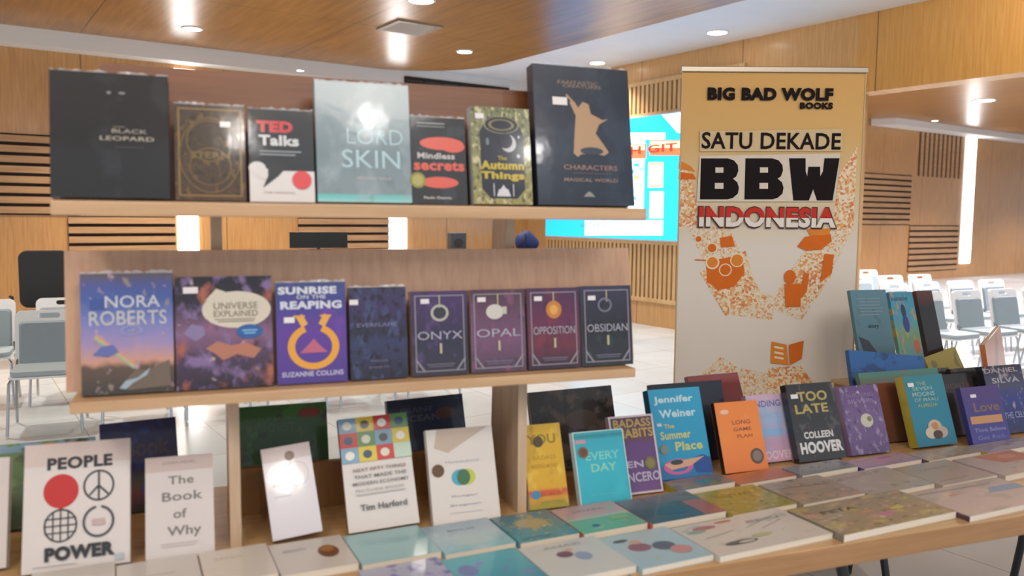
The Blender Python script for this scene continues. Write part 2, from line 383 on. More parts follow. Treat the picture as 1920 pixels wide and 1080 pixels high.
# downlights
def downlight(P, r, label, power, grp='recessed ceiling downlights', s=14):
    o = empty('ceiling_downlight', Matrix.Translation(P), label, 'ceiling light', grp)
    bm = bmesh.new(); lathe(bm, [(r*1.18, 0), (r*1.18, -.008), (r*1.0, -.014), (r*.98, -.004)]); link('trim_ring', bm, flat('#d8d6d2', .4), o)
    bm = bmesh.new(); lathe(bm, [(r*.96, -.004), (r*.96, -.012), (r*.7, -.014)]); link('lens', bm, emit('#fff6e8', s), o)
    if power: spot((P.x, P.y, P.z-.05), power)
downlight(on_z(360, 53, HC-.05), .11, 'round downlight in the timber ceiling at the upper left', 190)
downlight(on_z(790, 0, HC-.05), .13, 'round downlight in the timber ceiling nearest the top edge', 190)
downlight(on_z(871, 96, HC-.05), .10, 'small round downlight in the timber ceiling right of the air vent', 190)
downlight(on_z(1345, 60, HC+.02), .12, 'round downlight in the white soffit above the banner', 170)
downlight(on_z(1120, 117, HC+.02), .11, 'small round downlight in the white soffit above the navy book', 170)
downlight(on_z(1845, 188, CZ), .20, 'round downlight beyond the opening at the right', 330)
downlight(on_z(1753, 226, CZ-.16), .07, 'tiny downlight in the white cornice beyond the opening', 60, s=8)
downlight(on_z(563, 131, HC-.26), .05, 'tiny downlight in the white cornice left of centre', 90, s=8)
for p, q in ((-4, 8), (-6.5, 5.5), (-2, 10.3), (-5.5, 10.2), (2.2, 10.6), (-7.5, 10.8), (-5.2, 11.2), (4.5, 9), (0, 8), (5.5, 5.5)): spot(room(p, q, HC-.12), 260)
for p, q in ((12, 8), (15, 9.5), (11.5, 4.5), (18, 8), (22, 9), (27, 9), (10.5, 6.5)): spot(room(p, q, CZ-.1), 800, (1, .93, .95))
# square air vent
P = on_z(768, 51, HC-.05); o = empty('ceiling_vent', Matrix.Translation(P) @ MR, 'square louvred air vent in the timber ceiling', 'air vent')
bm = bmesh.new()
for a in (-1, 1): box(bm, -.30, .30, a*.27-.03, a*.27+.03, -.02, 0); box(bm, a*.27-.03, a*.27+.03, -.24, .24, -.02, 0)
link('frame', bm, flat('#8f8070', .5), o)
bm = bmesh.new(); box(bm, -.24, .24, -.24, .24, -.006, 0, 1)
for i in range(9): y = -.21+i*.052; prism(bm, [(y, -.006), (y+.03, -.024), (y+.034, -.022), (y+.008, -.006)], -.24, .24, 0)
link('louvre', bm, [flat('#b3a698', .5), DARK], o)
# ------------------------------------------------------------ chairs in the hall
CW = flat('#eef1f3', .35); CG = flat('#93a3ac', .7); CGD = flat('#a6b4bb', .7); CH = flat('#b9bdc0', .2, 1)
def rounded(w, h, r, n=5, x0=0, z0=0):
    pts = []
    for cx, cz, a in ((w/2-r, h-r, 0), (-w/2+r, h-r, 90), (-w/2+r, r, 180), (w/2-r, r, 270)):
        pts += [(x0+cx+r*math.cos(R(a+90*i/n)), z0+cz+r*math.sin(R(a+90*i/n))) for i in range(n+1)]
    return pts
def make_chair():
    t = empty('conference_chair', Matrix(), '', 'chair', 'rows of grey conference chairs')
    def cone(pts): return [(x, z) for x, z in pts]
    bm = bmesh.new()                                   # back shell with a handle opening: ring of frame bars
    def lean(z): return .20+(z-.45)*.20
    out = rounded(.46, .44, .045, 5, 0, .42); inn = rounded(.15, .040, .019, 5, 0, .800)
    def v(p, dy): return bm.verts.new((p[0], lean(p[1])+dy, p[1]))
    for dy, fl in ((-.012, False), (.012, True)):
        o_ = [v(p, dy) for p in out]; i_ = [v(p, dy) for p in inn]; n_ = len(out)
        for k in range(n_):
            j = (k+1) % n_; f = bm.faces.new((o_[k], o_[j], i_[j], i_[k]))
            if not fl: f.normal_flip()
        if not fl: o0, i0 = o_, i_
    for k in range(n_):
        j = (k+1) % n_; bm.faces.new((o0[k], o0[j], o_[j], o_[k])); bm.faces.new((i0[j], i0[k], i_[k], i_[j]))
    bmesh.ops.recalc_face_normals(bm, faces=bm.faces[:]); link('back_shell', bm, CW, t)
    bm = bmesh.new(); pts = rounded(.405, .325, .03, 4, 0, .455)
    a = [bm.verts.new((x, lean(z)-.013, z)) for x, z in pts]; c = [bm.verts.new((x*.93, lean(z)-.040, .617+(z-.617)*.93)) for x, z in pts]
    bm.faces.new(c); 
    for k in range(len(pts)): j = (k+1) % len(pts); bm.faces.new((a[k], a[j], c[j], c[k]))
    bmesh.ops.recalc_face_normals(bm, faces=bm.faces[:]); link('back_pad', bm, CG, t)
    bm = bmesh.new(); prism(bm, rounded(.46, .44, .06, 4, 0, -.22), .415, .43); link('seat_shell', bm, CW, t)
    bm = bmesh.new(); prism(bm, rounded(.44, .42, .07, 4, 0, -.215), .43, .47); bevel(bm, .012, 2); link('seat', bm, CGD, t)
    for s in (-1, 1):
        for y0, y1 in ((-.16, -.23), (.15, .25)):
            bm = bmesh.new(); tube(bm, [(s*.20, y0, .42), (s*.225, y0+(y1-y0)*.25, .38), (s*.24, y1, .008)], .011, 8); link('leg', bm, CH, t)
        bm = bmesh.new(); tube(bm, [(s*.215, .17, .40), (s*.218, .195, .47), (s*.20, lean(.6)+.02, .60)], .011, 8); link('back_stay', bm, CH, t)
    return t
def dup(root, mat, label):
    r = root.copy(); scn.collection.objects.link(r); r.matrix_world = mat; r['label'] = label
    for ch in root.children:
        c = ch.copy(); scn.collection.objects.link(c); c.parent = r
    return r
CHAIR = make_chair(); first = [True]
def put_chair(P, yaw, label):
    M = Matrix.Translation((P[0], P[1], 0)) @ Matrix.Rotation(yaw, 4, 'Z')
    if first[0]: CHAIR.matrix_world = M; CHAIR['label'] = label; first[0] = False
    else: dup(CHAIR, M, label)
YR = R(25.5); rd = Vector((math.cos(YR), math.sin(YR), 0)); nd = Vector((-math.sin(YR), math.cos(YR), 0))
ORD = ['first', 'second', 'third', 'fourth', 'fifth', 'sixth', 'seventh', 'eighth', 'ninth']
def block(px, py, i0, i1, rows, side, stepi=.60, stepj=1.0, lim=(-60, 1960)):
    P0 = on_z(px, py, .855); P0.z = 0
    for j in range(rows):
        k = 0
        for i in range(i0, i1):
            P = P0+rd*(i*stepi+.06*(j % 2))+nd*(j*stepj); x = proj(P+Vector((0, 0, .8)))[0]
            p = P.x*A2[0]+P.y*A2[1]; q = P.x*B2[0]+P.y*B2[1]
            if not lim[0] < x < lim[1] or q > QW-.6 or (q > qcut-.4 and PW-.45 < p < PW+.7): continue
            rn = ['nearest', 'second', 'third', 'fourth', 'fifth', 'sixth'][j]
            put_chair(P, YR+R(random.uniform(-3, 3)), 'grey padded white chair, %s from the left in the %s row %s' % (ORD[k], rn, side)); k += 1
block(84, 590, -1, 8, 2, 'behind the rack', lim=(-110, 900))
block(1785, 553, -3, 5, 6, 'at the far right', lim=(1600, 1990))
put_chair(Vector((-3.95, 5.15, 0)), R(30), 'grey padded white chair turned sideways, its seat showing at the left edge of the photo')
# office chair, counter and things on it
def office_chair(P, yaw, label, h=1.2):
    t = empty('office_chair', Matrix.Translation((P[0], P[1], 0)) @ Matrix.Rotation(yaw, 4, 'Z'), label, 'chair')
    BL = flat('#15181d', .55)
    bm = bmesh.new(); prism(bm, rounded(.50, h-.56, .09, 6, 0, .56), .22, .27, 1); bevel(bm, .015, 2); link('backrest', bm, BL, t)
    bm = bmesh.new(); prism(bm, rounded(.50, .48, .08, 5, 0, -.26), .46, .54); bevel(bm, .015, 2); link('seat', bm, BL, t)
    bm = bmesh.new(); tube(bm, [(0, 0, .46), (0, 0, .09)], [.03, .025], 12); link('column', bm, flat('#2a2c2f', .4), t)
    for k in range(5):
        a = k*2*math.pi/5; bm = bmesh.new(); tube(bm, [(0, 0, .10), (.29*math.cos(a), .29*math.sin(a), .065)], [.028, .016], 8)
        lg = link('base_arm', bm, flat('#2a2c2f', .4), t)
        bm = bmesh.new(); x, y = .29*math.cos(a), .29*math.sin(a); tube(bm, [(x-.02, y, .03), (x+.02, y, .03)], .03, 12); link('caster', bm, BL, lg)
    bm = bmesh.new(); tube(bm, [(0, .1, .47), (0, .29, .49), (0, .29, .75)], .02, 8); link('spine_bracket', bm, BL, t)
    for s in (-1, 1):
        bm = bmesh.new(); tube(bm, [(s*.25, .05, .5), (s*.30, .05, .55), (s*.30, .05, .70), (s*.30, -.12, .72)], .015, 8); link('armrest', bm, BL, t)
office_chair(at_depth(80, 500, 8.9), YR, 'black high-backed office chair behind the grey chairs at the left', 1.19)
yc = 10.0; zc_ = 1.62-64/1550*yc
C0 = at_depth(418, 470, 9.0); C1 = at_depth(1085, 470, 10.4)
ang = math.atan2(C1.y-C0.y, C1.x-C0.x); Lc = math.hypot(C1.x-C0.x, C1.y-C0.y); zt = (C0.z+C1.z)/2
MCn = Matrix.Translation((C0.x, C0.y, 0)) @ Matrix.Rotation(ang, 4, 'Z')
e = empty('counter', MCn, 'long brown reception counter with dark edge behind the rack', 'counter')
link('top', boxbm(-.1, Lc, 0, .5, zt-.05, zt-.005, bv=.004), wood('#7c4a2c', '#9a6440', 0, 1, .35), e)
link('edge_band', boxbm(-.1, Lc, -.012, 0, zt-.055, zt-.02), flat('#3b1f17', .5), e)
link('front_panel', boxbm(-.05, Lc-.05, .04, .06, .0, zt-.05), wood('#8a5a38', '#a87550', 2, 1, .4), e)
for s in (0, 1): link('side_panel', boxbm((Lc-.12)*s-.05, (Lc-.12)*s-.02, .06, .46, 0, zt-.05), wood('#8a5a38', '#a87550', 2, 1, .4), e)
def onc(px):                                            # along the counter
    return solve(lambda a: proj(MCn @ Vector((a, .2, zt)))[0], -.1, Lc, px)
a0, a1 = onc(543), onc(652)
e = empty('computer_monitor', MCn @ Matrix.Translation(((a0+a1)/2, .2, zt-.005)), 'black flat monitor standing on the counter', 'monitor')
wm = (a1-a0)/2
link('screen_panel', boxbm(-wm, wm, 0, .03, .03, .215, bv=.006), flat('#141a1a', .3), e)
link('bezel_strip', boxbm(-wm, wm, -.004, 0, .03, .045), flat('#2a2e2e', .4), e)
bm = bmesh.new(); box(bm, -.02, .02, .03, .05, .01, .12); box(bm, -.12, .12, -.02, .12, 0, .012); link('stand', bm, flat('#1a1c1e', .4), e)
a0 = onc(860); e = empty('speaker_box', MCn @ Matrix.Translation((a0, .2, zt-.005)), 'small dark grey speaker box on the counter', 'speaker')
link('cabinet', boxbm(-.10, .10, 0, .16, 0, .21, bv=.01), flat('#39424a', .5), e)
bm = bmesh.new(); tube(bm, [(0, -.006, .09), (0, .004, .09)], .055, 20); link('cone', bm, flat('#22282e', .6), e)
a0 = onc(988); e = empty('backpack', MCn @ Matrix.Translation((a0, .2, zt-.005)), 'dark blue backpack slumped on the counter end', 'bag')
bm = bmesh.new(); bmesh.ops.create_uvsphere(bm, u_segments=24, v_segments=14, radius=1)
for v_ in bm.verts:
    x, y, z = v_.co; v_.co = (x*.16*(1-.25*max(z, 0))-.03*max(z, 0), y*.12, max(z*.14*(1+.1*math.sin(5*x)), -.10)+.10)
link('body', bm, flat('#10205a', .7), e, True)
bm = bmesh.new(); tube(bm, [(-.06, -.10, .20), (-.09, -.13, .12), (-.08, -.12, .02)], .012, 8); link('strap', bm, flat('#0b1440', .7), e)
# ------------------------------------------------------------ roll-up banner
YB = 3.9; TOPB = at_depth(1450, 128, YB).z
BL_, BR_ = at_depth(1276, 300, YB), at_depth(1615, 300, YB); BW = BR_.x-BL_.x; BH = TOPB-.09
M = Matrix.Translation((((BL_.x+BR_.x)/2), YB, 0)) @ Matrix.Rotation(R(-1), 4, 'Z')
e = empty('rollup_banner', M, 'tall tan and orange roll-up banner standing behind the book table', 'banner')
bpan = cover([(0, '#e4dcd2'), (.62, '#ddd5ca'), (.74, '#d6c098'), (.86, '#d3aa68'), (1, '#d0a05a')], rough=.5, coat=.1, bump=0)
def panel(w_, h_, mat, y0=0, th=.002, name='panel', parent=None, z0=0):
    bm = bmesh.new(); fs = box(bm, -w_/2, w_/2, y0, y0+th, z0, z0+h_); uvl = bm.loops.layers.uv.new('UVMap')
    for f in bm.faces:
        for lp in f.loops: lp[uvl].uv = (lp.vert.co.x/w_+.5, (lp.vert.co.z-z0)/h_)
    return link(name, bm, mat, parent)
sub = bpy.data.objects.new('printed_sheet', bpy.data.meshes.new('x')); bpy.data.objects.remove(sub)
sheet = panel(BW, BH, bpan, name='printed_sheet', parent=e); sheet.location.z = .09
def bx_(px, py):
    P = CAMM  # banner plane fractions from photo position
    d = ray(px, py); k = YB/d.y; Q = Vector((0, 0, EYE))+d*k; L = M.inverted() @ Q
    return (L.x/BW+.5, (L.z-.09)/BH)
def BP(pts, c): return ('p', [bx_(*p) for p in pts], c)
def BT(s, x0, x1, yt, yb, c, bold=.02):
    a, b_ = bx_(x0, yb), bx_(x1, yt); return ('t', s, (a[0]+b_[0])/2, (a[1]+b_[1])/2, b_[0]-a[0], b_[1]-a[1], c, bold)
def BE(cx, cy, r, c, ry=None):
    a = bx_(cx, cy); return ('e', a[0], a[1], r*YB/F/BW, (ry or r)*YB/F/BH, c)
OR, OD, CR_, RD, BK = '#e08a3c', '#d96f28', '#efdfbd', '#c9452e', '#1d1618'
pat1 = pattern_mat(['#dda468', '#e6d2b0', '#d8904f', '#e0ceb0', '#cf7a50', '#e4d8c0', '#dfae74', '#dcc8a4'], 80)
pat2 = pattern_mat(['#ddd0b8', '#dfb98a', '#e2d8c6', '#d99a62', '#dccdb2', '#dbd0be'], 100)
it = [BP([(1274, 290), (1300, 345), (1312, 420), (1272, 430)], pat1), BP([(1606, 275), (1598, 435), (1560, 425), (1572, 330)], pat1),
      BP([(1290, 425), (1365, 425), (1425, 545), (1452, 555), (1448, 600), (1362, 590), (1325, 500)], pat2),
      BP([(1545, 425), (1598, 428), (1540, 545), (1502, 600), (1438, 575), (1500, 480)], pat2),
      BP([(1312, 510), (1398, 470), (1418, 545), (1440, 560), (1360, 592)], pat1), BP([(1505, 475), (1562, 475), (1556, 520), (1510, 572), (1468, 560)], pat1),
      BP([(1330, 690), (1352, 668), (1384, 690), (1440, 700), (1490, 690), (1530, 715), (1530, 745), (1310, 745), (1296, 715)], pat2),
      BP([(1440, 690), (1500, 685), (1530, 725), (1440, 728)], pat1),
      # fan of leaves at the upper left
      BP([(1274, 300), (1296, 312), (1304, 322), (1272, 316)], OR), BP([(1274, 322), (1300, 326), (1306, 336), (1272, 336)], OD),
      # people in the left band
      BP([(1324, 490), (1392, 478), (1396, 512), (1376, 538), (1348, 544), (1326, 528)], OD), BE(1336, 492, 13, CR_), BE(1336, 492, 10, OR), BE(1382, 488, 13, CR_), BE(1382, 488, 11, OR), BE(1360, 506, 12, CR_), BE(1360, 506, 10, OD),
      BE(1335, 465, 10, CR_), BE(1335, 465, 8, OD), BP([(1350, 446), (1372, 442), (1378, 462), (1352, 464)], OD), BE(1310, 448, 5, OD), BP([(1303, 486), (1324, 487), (1324, 489), (1303, 488)], OD),
      # dish shape and figure in the right band
      BP([(1494, 462), (1508, 444), (1556, 438), (1558, 452), (1538, 468), (1510, 470)], OD), BP([(1512, 430), (1556, 428), (1554, 440), (1518, 442)], OR),
      BE(1480, 519, 11, OD, 13), BP([(1470, 532), (1502, 532), (1506, 512), (1516, 512), (1512, 545), (1500, 560), (1500, 575), (1472, 575)], OD),
      BP([(1545, 476), (1562, 477), (1558, 512), (1536, 530)], OD),
      # open book printed on the lower part
      BP([(1446, 640), (1474, 646), (1478, 684), (1444, 680)], OR), BP([(1478, 646), (1506, 638), (1502, 672), (1480, 684)], OD),
      BP([(1451, 648), (1468, 651), (1468, 655), (1451, 652)], CR_), BP([(1451, 658), (1468, 661), (1468, 665), (1451, 662)], CR_), BP([(1451, 667), (1468, 670), (1468, 674), (1451, 671)], CR_),
      # pale halos then the words
      BP([(1312, 246), (1578, 242), (1578, 284), (1312, 284)], '#d6bd92'),
      BP([(1312, 292), (1574, 288), (1564, 378), (1306, 378)], '#ddd2c0')]
def blk(pts, c=BK): return BP(pts, c)
for x in (1314, 1397):
    it.append(blk([(x, 297), (x+50, 297), (x+62, 301), (x+69, 310), (x+70, 320), (x+66, 331), (x+60, 335), (x+68, 342), (x+71, 352), (x+69, 363), (x+60, 371), (x+50, 374), (x-2, 374)]))
    it.append(BP([(x+27, 314), (x+42, 314), (x+42, 324), (x+27, 324)], '#ddd2c0')); it.append(BP([(x+26, 343), (x+42, 343), (x+42, 354), (x+26, 354)], '#ddd2c0'))
it.append(blk([(1478, 297), (1509, 297), (1509, 322), (1512, 331), (1514, 313), (1536, 313), (1536, 331), (1541, 322), (1544, 297), (1572, 297), (1559, 376), (1530, 376), (1523, 355), (1515, 376), (1486, 376)]))
it += [BT('BIG BAD WOLF', 1326, 1561, 166, 188, BK, .062), BT('BOOKS', 1498, 1560, 193, 205, BK, .07), BT('SATU DEKADE', 1315, 1575, 250, 279, BK, .02),
       BT('INDONESIA', 1307, 1569, 388, 428, '#5a3a34', .07), BT('INDONESIA', 1310, 1566, 390, 425, '#c93a30', .045),]
it += [BT('INDONESIA', 1310, 1566, 390, 425, '#e9e2d8', .045)]
itb = it[:-1]
draw(itb, BW, BH, sheet, matf=lambda c: c if not isinstance(c, str) else flat(c, .75, spec=.15), name_print='banner_print', name_text='banner_lettering', y0=-.0004)
# white lower half of the INDONESIA letters: same glyphs clipped below their middle
vs, fs = text_mesh('INDONESIA', .045); a, b_ = bx_(1310, 425), bx_(1566, 390)
bm = bmesh.new(); vv = [bm.verts.new(((a[0]+(b_[0]-a[0])*v[0]-.5)*BW, -.0004-LIFT*(len(it)+3), (a[1]+(b_[1]-a[1])*v[1])*BH)) for v in vs]
for f in fs:
    try: fc = bm.faces.new([vv[i] for i in f]); fc.normal_update(); (fc.normal.y > 0) and fc.normal_flip()
    except ValueError: pass
bmesh.ops.bisect_plane(bm, geom=bm.verts[:]+bm.edges[:]+bm.faces[:], plane_co=(0, 0, (a[1]*.52+b_[1]*.48)*BH), plane_no=(0, 0, 1), clear_outer=True)
link('banner_lettering', bm, flat('#e9e2d8', .5), sheet)
MET = flat('#9c8f80', .3, 1)
link('top_rail', boxbm(-BW/2-.008, BW/2+.008, -.012, .014, TOPB-.02, TOPB+.006, bv=.003), MET, e)
bm = bmesh.new(); prism(bm, [(-.06, 0), (.09, 0), (.075, .07), (.03, .095), (-.03, .095), (-.05, .07)], -BW/2-.02, BW/2+.02, 0); link('base_cassette', bm, MET, e)
bm = bmesh.new(); tube(bm, [(0, .03, .08), (0, .03, TOPB-.01)], .009, 10); link('support_pole', bm, MET, e)
for s in (-1, 1): link('foot', boxbm(s*BW*.33-.02, s*BW*.33+.02, -.16, .16, 0, .012), MET, e)
for s in (-1, 1): link('edge_trim', boxbm(s*BW/2-.003, s*BW/2+.003, -.003, .004, .09, TOPB-.02), flat('#caa878', .5), e)
# ------------------------------------------------------------ tables
TZ = .80
TW = wood('#b08a5c', '#c9a679', 0, 1.4, .35, coat=.2); TE = wood('#966e46', '#aa8158', 0, 1.4, .4)
def table(s0, s1, t0, t1, label, legs):
    e = empty('folding_table', MT @ Matrix.Translation((s0, t0, 0)), label, 'table', 'long display tables')
    L, D = s1-s0, t1-t0
    link('tabletop', boxbm(0, L, .003, D, TZ-.022, TZ, bv=.002), TW, e); link('edge_band', boxbm(0, L, 0, .022, TZ-.058, TZ-.003, bv=.004), TE, e)
    link('rear_apron', boxbm(0, L, D-.022, D, TZ-.055, TZ-.022), TE, e)
    for x in legs:
        for y, sg in ((.12, -1), (D-.12, 1)):
            bm = bmesh.new(); tube(bm, [(x-.06, y, TZ-.05), (x-.02, y, TZ-.10), (x+.01, y+sg*.0, TZ-.2), (x+.02, y+sg*.04, .22), (x+.03, y+sg*.08, .012)], .016, 10)
            link('leg', bm, flat('#24262a', .35), e)
        bm = bmesh.new(); tube(bm, [(x+.012, .12, .35), (x+.012, D-.12, .35)], .012, 8); link('cross_bar', bm, flat('#24262a', .35), e)
    return e
table(-1.25, .90, 1.604, 2.58, 'wooden display table carrying the two-tier rack', (.1, 2.0))
table(.905, 3.55, 1.604, 2.58, 'wooden display table with black legs carrying the colourful novels at right', (.26, .72, 2.4))
table(2.5, 4.3, 2.60, 2.92, 'wooden table behind, carrying the tall picture books beside the banner', (.2, 2.0))
# ------------------------------------------------------------ display rack
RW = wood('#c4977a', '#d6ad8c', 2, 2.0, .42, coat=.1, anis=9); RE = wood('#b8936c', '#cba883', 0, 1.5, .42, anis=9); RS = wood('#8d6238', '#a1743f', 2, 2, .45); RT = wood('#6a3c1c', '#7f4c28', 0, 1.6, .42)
def s_at(px, t, z): return solve(lambda s: proj(rack(s, t, z))[0], -1.2, 3.5, px)
e = empty('display_rack', MT @ Matrix.Translation((.4, 2.1, TZ)), 'two-tier pale wooden book rack standing on the table', 'rack')
MI = (MT @ Matrix.Translation((.4, 2.1, TZ))).inverted() @ MT
def rlink(name, bm, mat):
    bmesh.ops.transform(bm, matrix=MI, verts=bm.verts[:]); return link(name, bm, mat, e)
s0, s1 = s_at(130, 1.958, 1.2), s_at(1192, 1.958, 1.2)
MZ0, MZ1 = 1.187, 1.212; MB = 1.531
TZ0, TZ1 = 1.612, 1.643; TB = 1.95
rlink('middle_shelf', boxbm(s0, s1, 1.958, 2.16, MZ0, MZ1, bv=.003), RE)
def lean_board(sa, sb, ta, tb, za, zb_, th=.014):
    bm = bmesh.new(); prism(bm, [(ta, za), (ta+th, za), (tb+th, zb_), (tb, zb_)], sa, sb, 0); return bm
rlink('middle_backboard', lean_board(s_at(121, 2.12, 1.5), s_at(1178, 2.12, 1.5), 2.075, 2.12, MZ1, MB), RW)
def side(sa, t0, t1a, t1b, za, zb_, th=.012):
    bm = bmesh.new(); prism(bm, [(t0, za), (t1a, za), (t1b, zb_)], sa, sa+th, 0); return bm
S0, S1 = s_at(94, 1.873, 1.62), s_at(1213, 1.873, 1.62)
rlink('top_shelf', boxbm(S0, S1, 1.873, 2.10, TZ0, TZ1, bv=.004), RE)
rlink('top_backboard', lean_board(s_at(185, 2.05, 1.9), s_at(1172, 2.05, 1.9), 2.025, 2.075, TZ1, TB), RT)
for (pxl, pxu) in ((453, 416), (987, 964)):
    sl = s_at(pxl, 2.08, TZ+.02); su = s_at(pxu, 2.16, 1.6)
    bm = bmesh.new(); th = .026
    A_ = [(sl-th, 2.08, TZ), (sl, 2.08, TZ), (sl, 2.32, TZ), (sl-th, 2.32, TZ)]; k = (MZ0-TZ)/(1.9-TZ)
    B_ = [(sl-th, 2.085, MZ0), (sl, 2.085, MZ0), (sl, 2.30, MZ0), (sl-th, 2.30, MZ0)]
    C_ = [(su-th, 2.155, MZ1+.02), (su, 2.155, MZ1+.02), (su, 2.30, MZ1+.02), (su-th, 2.30, MZ1+.02)]
    D_ = [(su-th, 2.155, 1.90), (su, 2.155, 1.90), (su, 2.24, 1.90), (su-th, 2.24, 1.90)]
    rings = [[bm.verts.new(p) for p in r_] for r_ in (A_, B_, C_, D_)]
    for q, r_ in zip(rings, rings[1:]):
        for i in range(4): bm.faces.new((q[i], q[(i+1) % 4], r_[(i+1) % 4], r_[i]))
    bm.faces.new(rings[0][::-1]); bm.faces.new(rings[-1]); bmesh.ops.recalc_face_normals(bm, faces=bm.faces[:])
    rlink('upright', bm, wood('#bda184', '#d2b89c', 2, 1.6, .45, anis=9))
rlink('base_rail', boxbm(s_at(453, 2.3, .82), s_at(960, 2.3, .82), 2.30, 2.32, TZ, TZ+.13), RS)
# ------------------------------------------------------------ books
def book_parts(e, w_, h_, th, cm, art=(), spine=None, hard=False, fringe=False):
    ct = .0022 if hard else .0008; ins = .003 if hard else .0008
    link('page_block', boxbm(-w_/2+ct+.0003, w_/2-ins, ct, th-ct, ins, h_-ins), pages_mat(), e)
    bm = bmesh.new(); box(bm, -w_/2, w_/2, 0, ct, 0, h_); box(bm, -w_/2, w_/2, th-ct, th, 0, h_); box(bm, -w_/2, -w_/2+ct, ct, th-ct, 0, h_, 1)
    uvl = bm.loops.layers.uv.new('UVMap')
    for f in bm.faces:
        for lp in f.loops: lp[uvl].uv = (lp.vert.co.x/w_+.5, lp.vert.co.z/h_)
    link('cover', bm, [cm, flat(spine, .25, coat=.5) if spine else cm], e)
    if art: draw(art, w_, h_, e)
    if fringe:
        bm = bmesh.new(); n_ = 22; a = []; 
        for i in range(n_+1):
            x = -w_/2+w_*i/n_; a.append((bm.verts.new((x, th*.2, h_)), bm.verts.new((x, th*.2+random.uniform(-.004, .004), h_+random.uniform(.002, .008)))))
        for p, q in zip(a, a[1:]): bm.faces.new((p[0], q[0], q[1], p[1]))
        if 'wrap' not in MC:
            m_, nt_, b2, n2, l2 = newmat('clear_wrap'); b2.inputs['Base Color'].default_value = (.8, .85, .9, 1); b2.inputs['Roughness'].default_value = .08; b2.inputs['Alpha'].default_value = .45; MC['wrap'] = m_
        link('shrink_wrap_edge', bm, MC['wrap'], e)
def stand(label, xl, xr, ytop, cm, art=(), z=TZ, t=None, yb=None, yaw=0, lean=20, th=.02, spine=None, hard=False, group=None, fringe=False, sticker=None, badge=None, xs=0, roll=0):
    xc = (xl+xr)/2
    base = rack(s_at(xc, t, z), t, z) if t is not None else on_z(xc, yb, z)
    ya = R(20.5+yaw); r_ = Vector((math.cos(ya), math.sin(ya), 0)); nn = Vector((-math.sin(ya), math.cos(ya), 0))
    w_ = solve(lambda q: proj(base+r_*q/2)[0]-proj(base-r_*q/2)[0], .02, .8, xr-xl)
    up = nn*math.sin(R(lean))+Vector((0, 0, math.cos(R(lean))))
    h_ = solve(lambda q: -proj(base+up*q)[1], .03, .9, -ytop)
    M = Matrix.Translation(base+Vector((0, 0, th*math.sin(R(lean))+abs(math.sin(R(roll)))*w_/2))) @ Matrix.Rotation(ya, 4, 'Z') @ Matrix.Rotation(R(-lean), 4, 'X') @ Matrix.Rotation(R(roll), 4, 'Y')
    e = empty('book', M, label, 'book', group)
    extra = list(art)
    book_parts(e, w_, h_, th, cm, extra, spine, hard, fringe)
    if sticker: mark(e, w_, h_, 'price_sticker', [('r', sticker[0]-.075, sticker[1]-.028, .15, .056, '#dcd8d8')], len(extra))
    if badge: mark(e, w_, h_, 'round_badge', [('e', badge[0], badge[1], badge[2], badge[2]*w_/h_, badge[3])]+([('e', badge[0], badge[1], badge[2]*.7, badge[2]*.7*w_/h_, badge[4])] if len(badge) > 4 else []), len(extra))
    return e
def mark(e, w_, h_, nm, items, k): draw(items, w_, h_, e, name_print=nm, y0=-(k+2)*LIFT)
PSI = 5; ROWS = {0: (1.612, .200), 1: (1.838, .188), 2: (2.048, .092)}; row_end = {}
def lay(label, row, a, b, cm, art=(), th=None, z=TZ, spine=None, hard=False, group='books lying flat on the tables'):
    # books butt against each other, all turned a little from the table's edge
    t0, h_ = ROWS[row]; sa = row_end.get(row) or s_at(a, t0+h_/2, z); sb = s_at(b, t0+h_/2, z); row_end[row] = sb
    th = th or random.uniform(.014, .021); w_ = (sb-sa)*math.cos(R(PSI)); h_ -= .003; ya = R(20.5+PSI)
    M = Matrix.Translation(rack(sa, t0, z+th)) @ Matrix.Rotation(ya, 4, 'Z') @ Matrix.Rotation(R(-90), 4, 'X') @ Matrix.Translation((w_/2, 0, 0))
    w_ -= .003; e = empty('book', M, label, 'book', group); book_parts(e, w_, h_, th, cm, art, spine, hard); return e
def frame(x0, z0, x1, z1, t_, c, ar=.65): return [('r', x0, z0, x1-x0, t_*ar, c), ('r', x0, z1-t_*ar, x1-x0, t_*ar, c), ('r', x0, z0, t_, z1-z0, c), ('r', x1-t_, z0, t_, z1-z0, c)]
def lines(x, z, w_, n_, c, dz=.03, th=.008): return [('r', x+random.uniform(0, .04), z-i*dz, w_*random.uniform(.75, 1), th, c) for i in range(n_)]
G1 = 'books on the top shelf of the rack'; TS = 1.95
T = dict(z=TZ1, t=1.93, lean=9, group=G1)
stand('large black hardback with small pale title, leftmost on the top shelf', 97, 322, 143, plain('#17181b', blot=[('#222429', .25)], scale=3), [('t', 'BLACK', .66, .535, .30, .032, '#9a9488', .01), ('t', 'LEOPARD', .64, .475, .46, .034, '#a8a090', .01), ('r', .52, .565, .1, .006, '#7a7468'), ('e', .49, .84, .02, .012, '#7d7d80'), ('e', .60, .84, .03, .010, '#7d7d80'), ('r', .53, .40, .25, .006, '#4a4a4c')], th=.045, spine='#3a4048', hard=True, fringe=True, **T)
gold = '#8a6a38'
stand('brown ornate patterned book with gold border on the top shelf', 330, 463, 201, cover([(0, '#4a3524'), (.5, '#3c3020'), (1, '#3f3a38')], blot=[('#6b5230', .25), ('#2c2820', .3)], scale=9, soft=.1), frame(.05, .04, .95, .96, .025, gold)+[('o', .5, .62, .34, .22, .06, '#6d5632'), ('o', .5, .35, .3, .2, .06, '#6d5632'), ('t', 'STERN', .5, .47, .55, .07, '#7a6238', .02), ('o', .5, .47, .44, .4, .04, '#6d5632')], th=.03, spine='#2c241c', sticker=(.72, .80), fringe=True, **T)
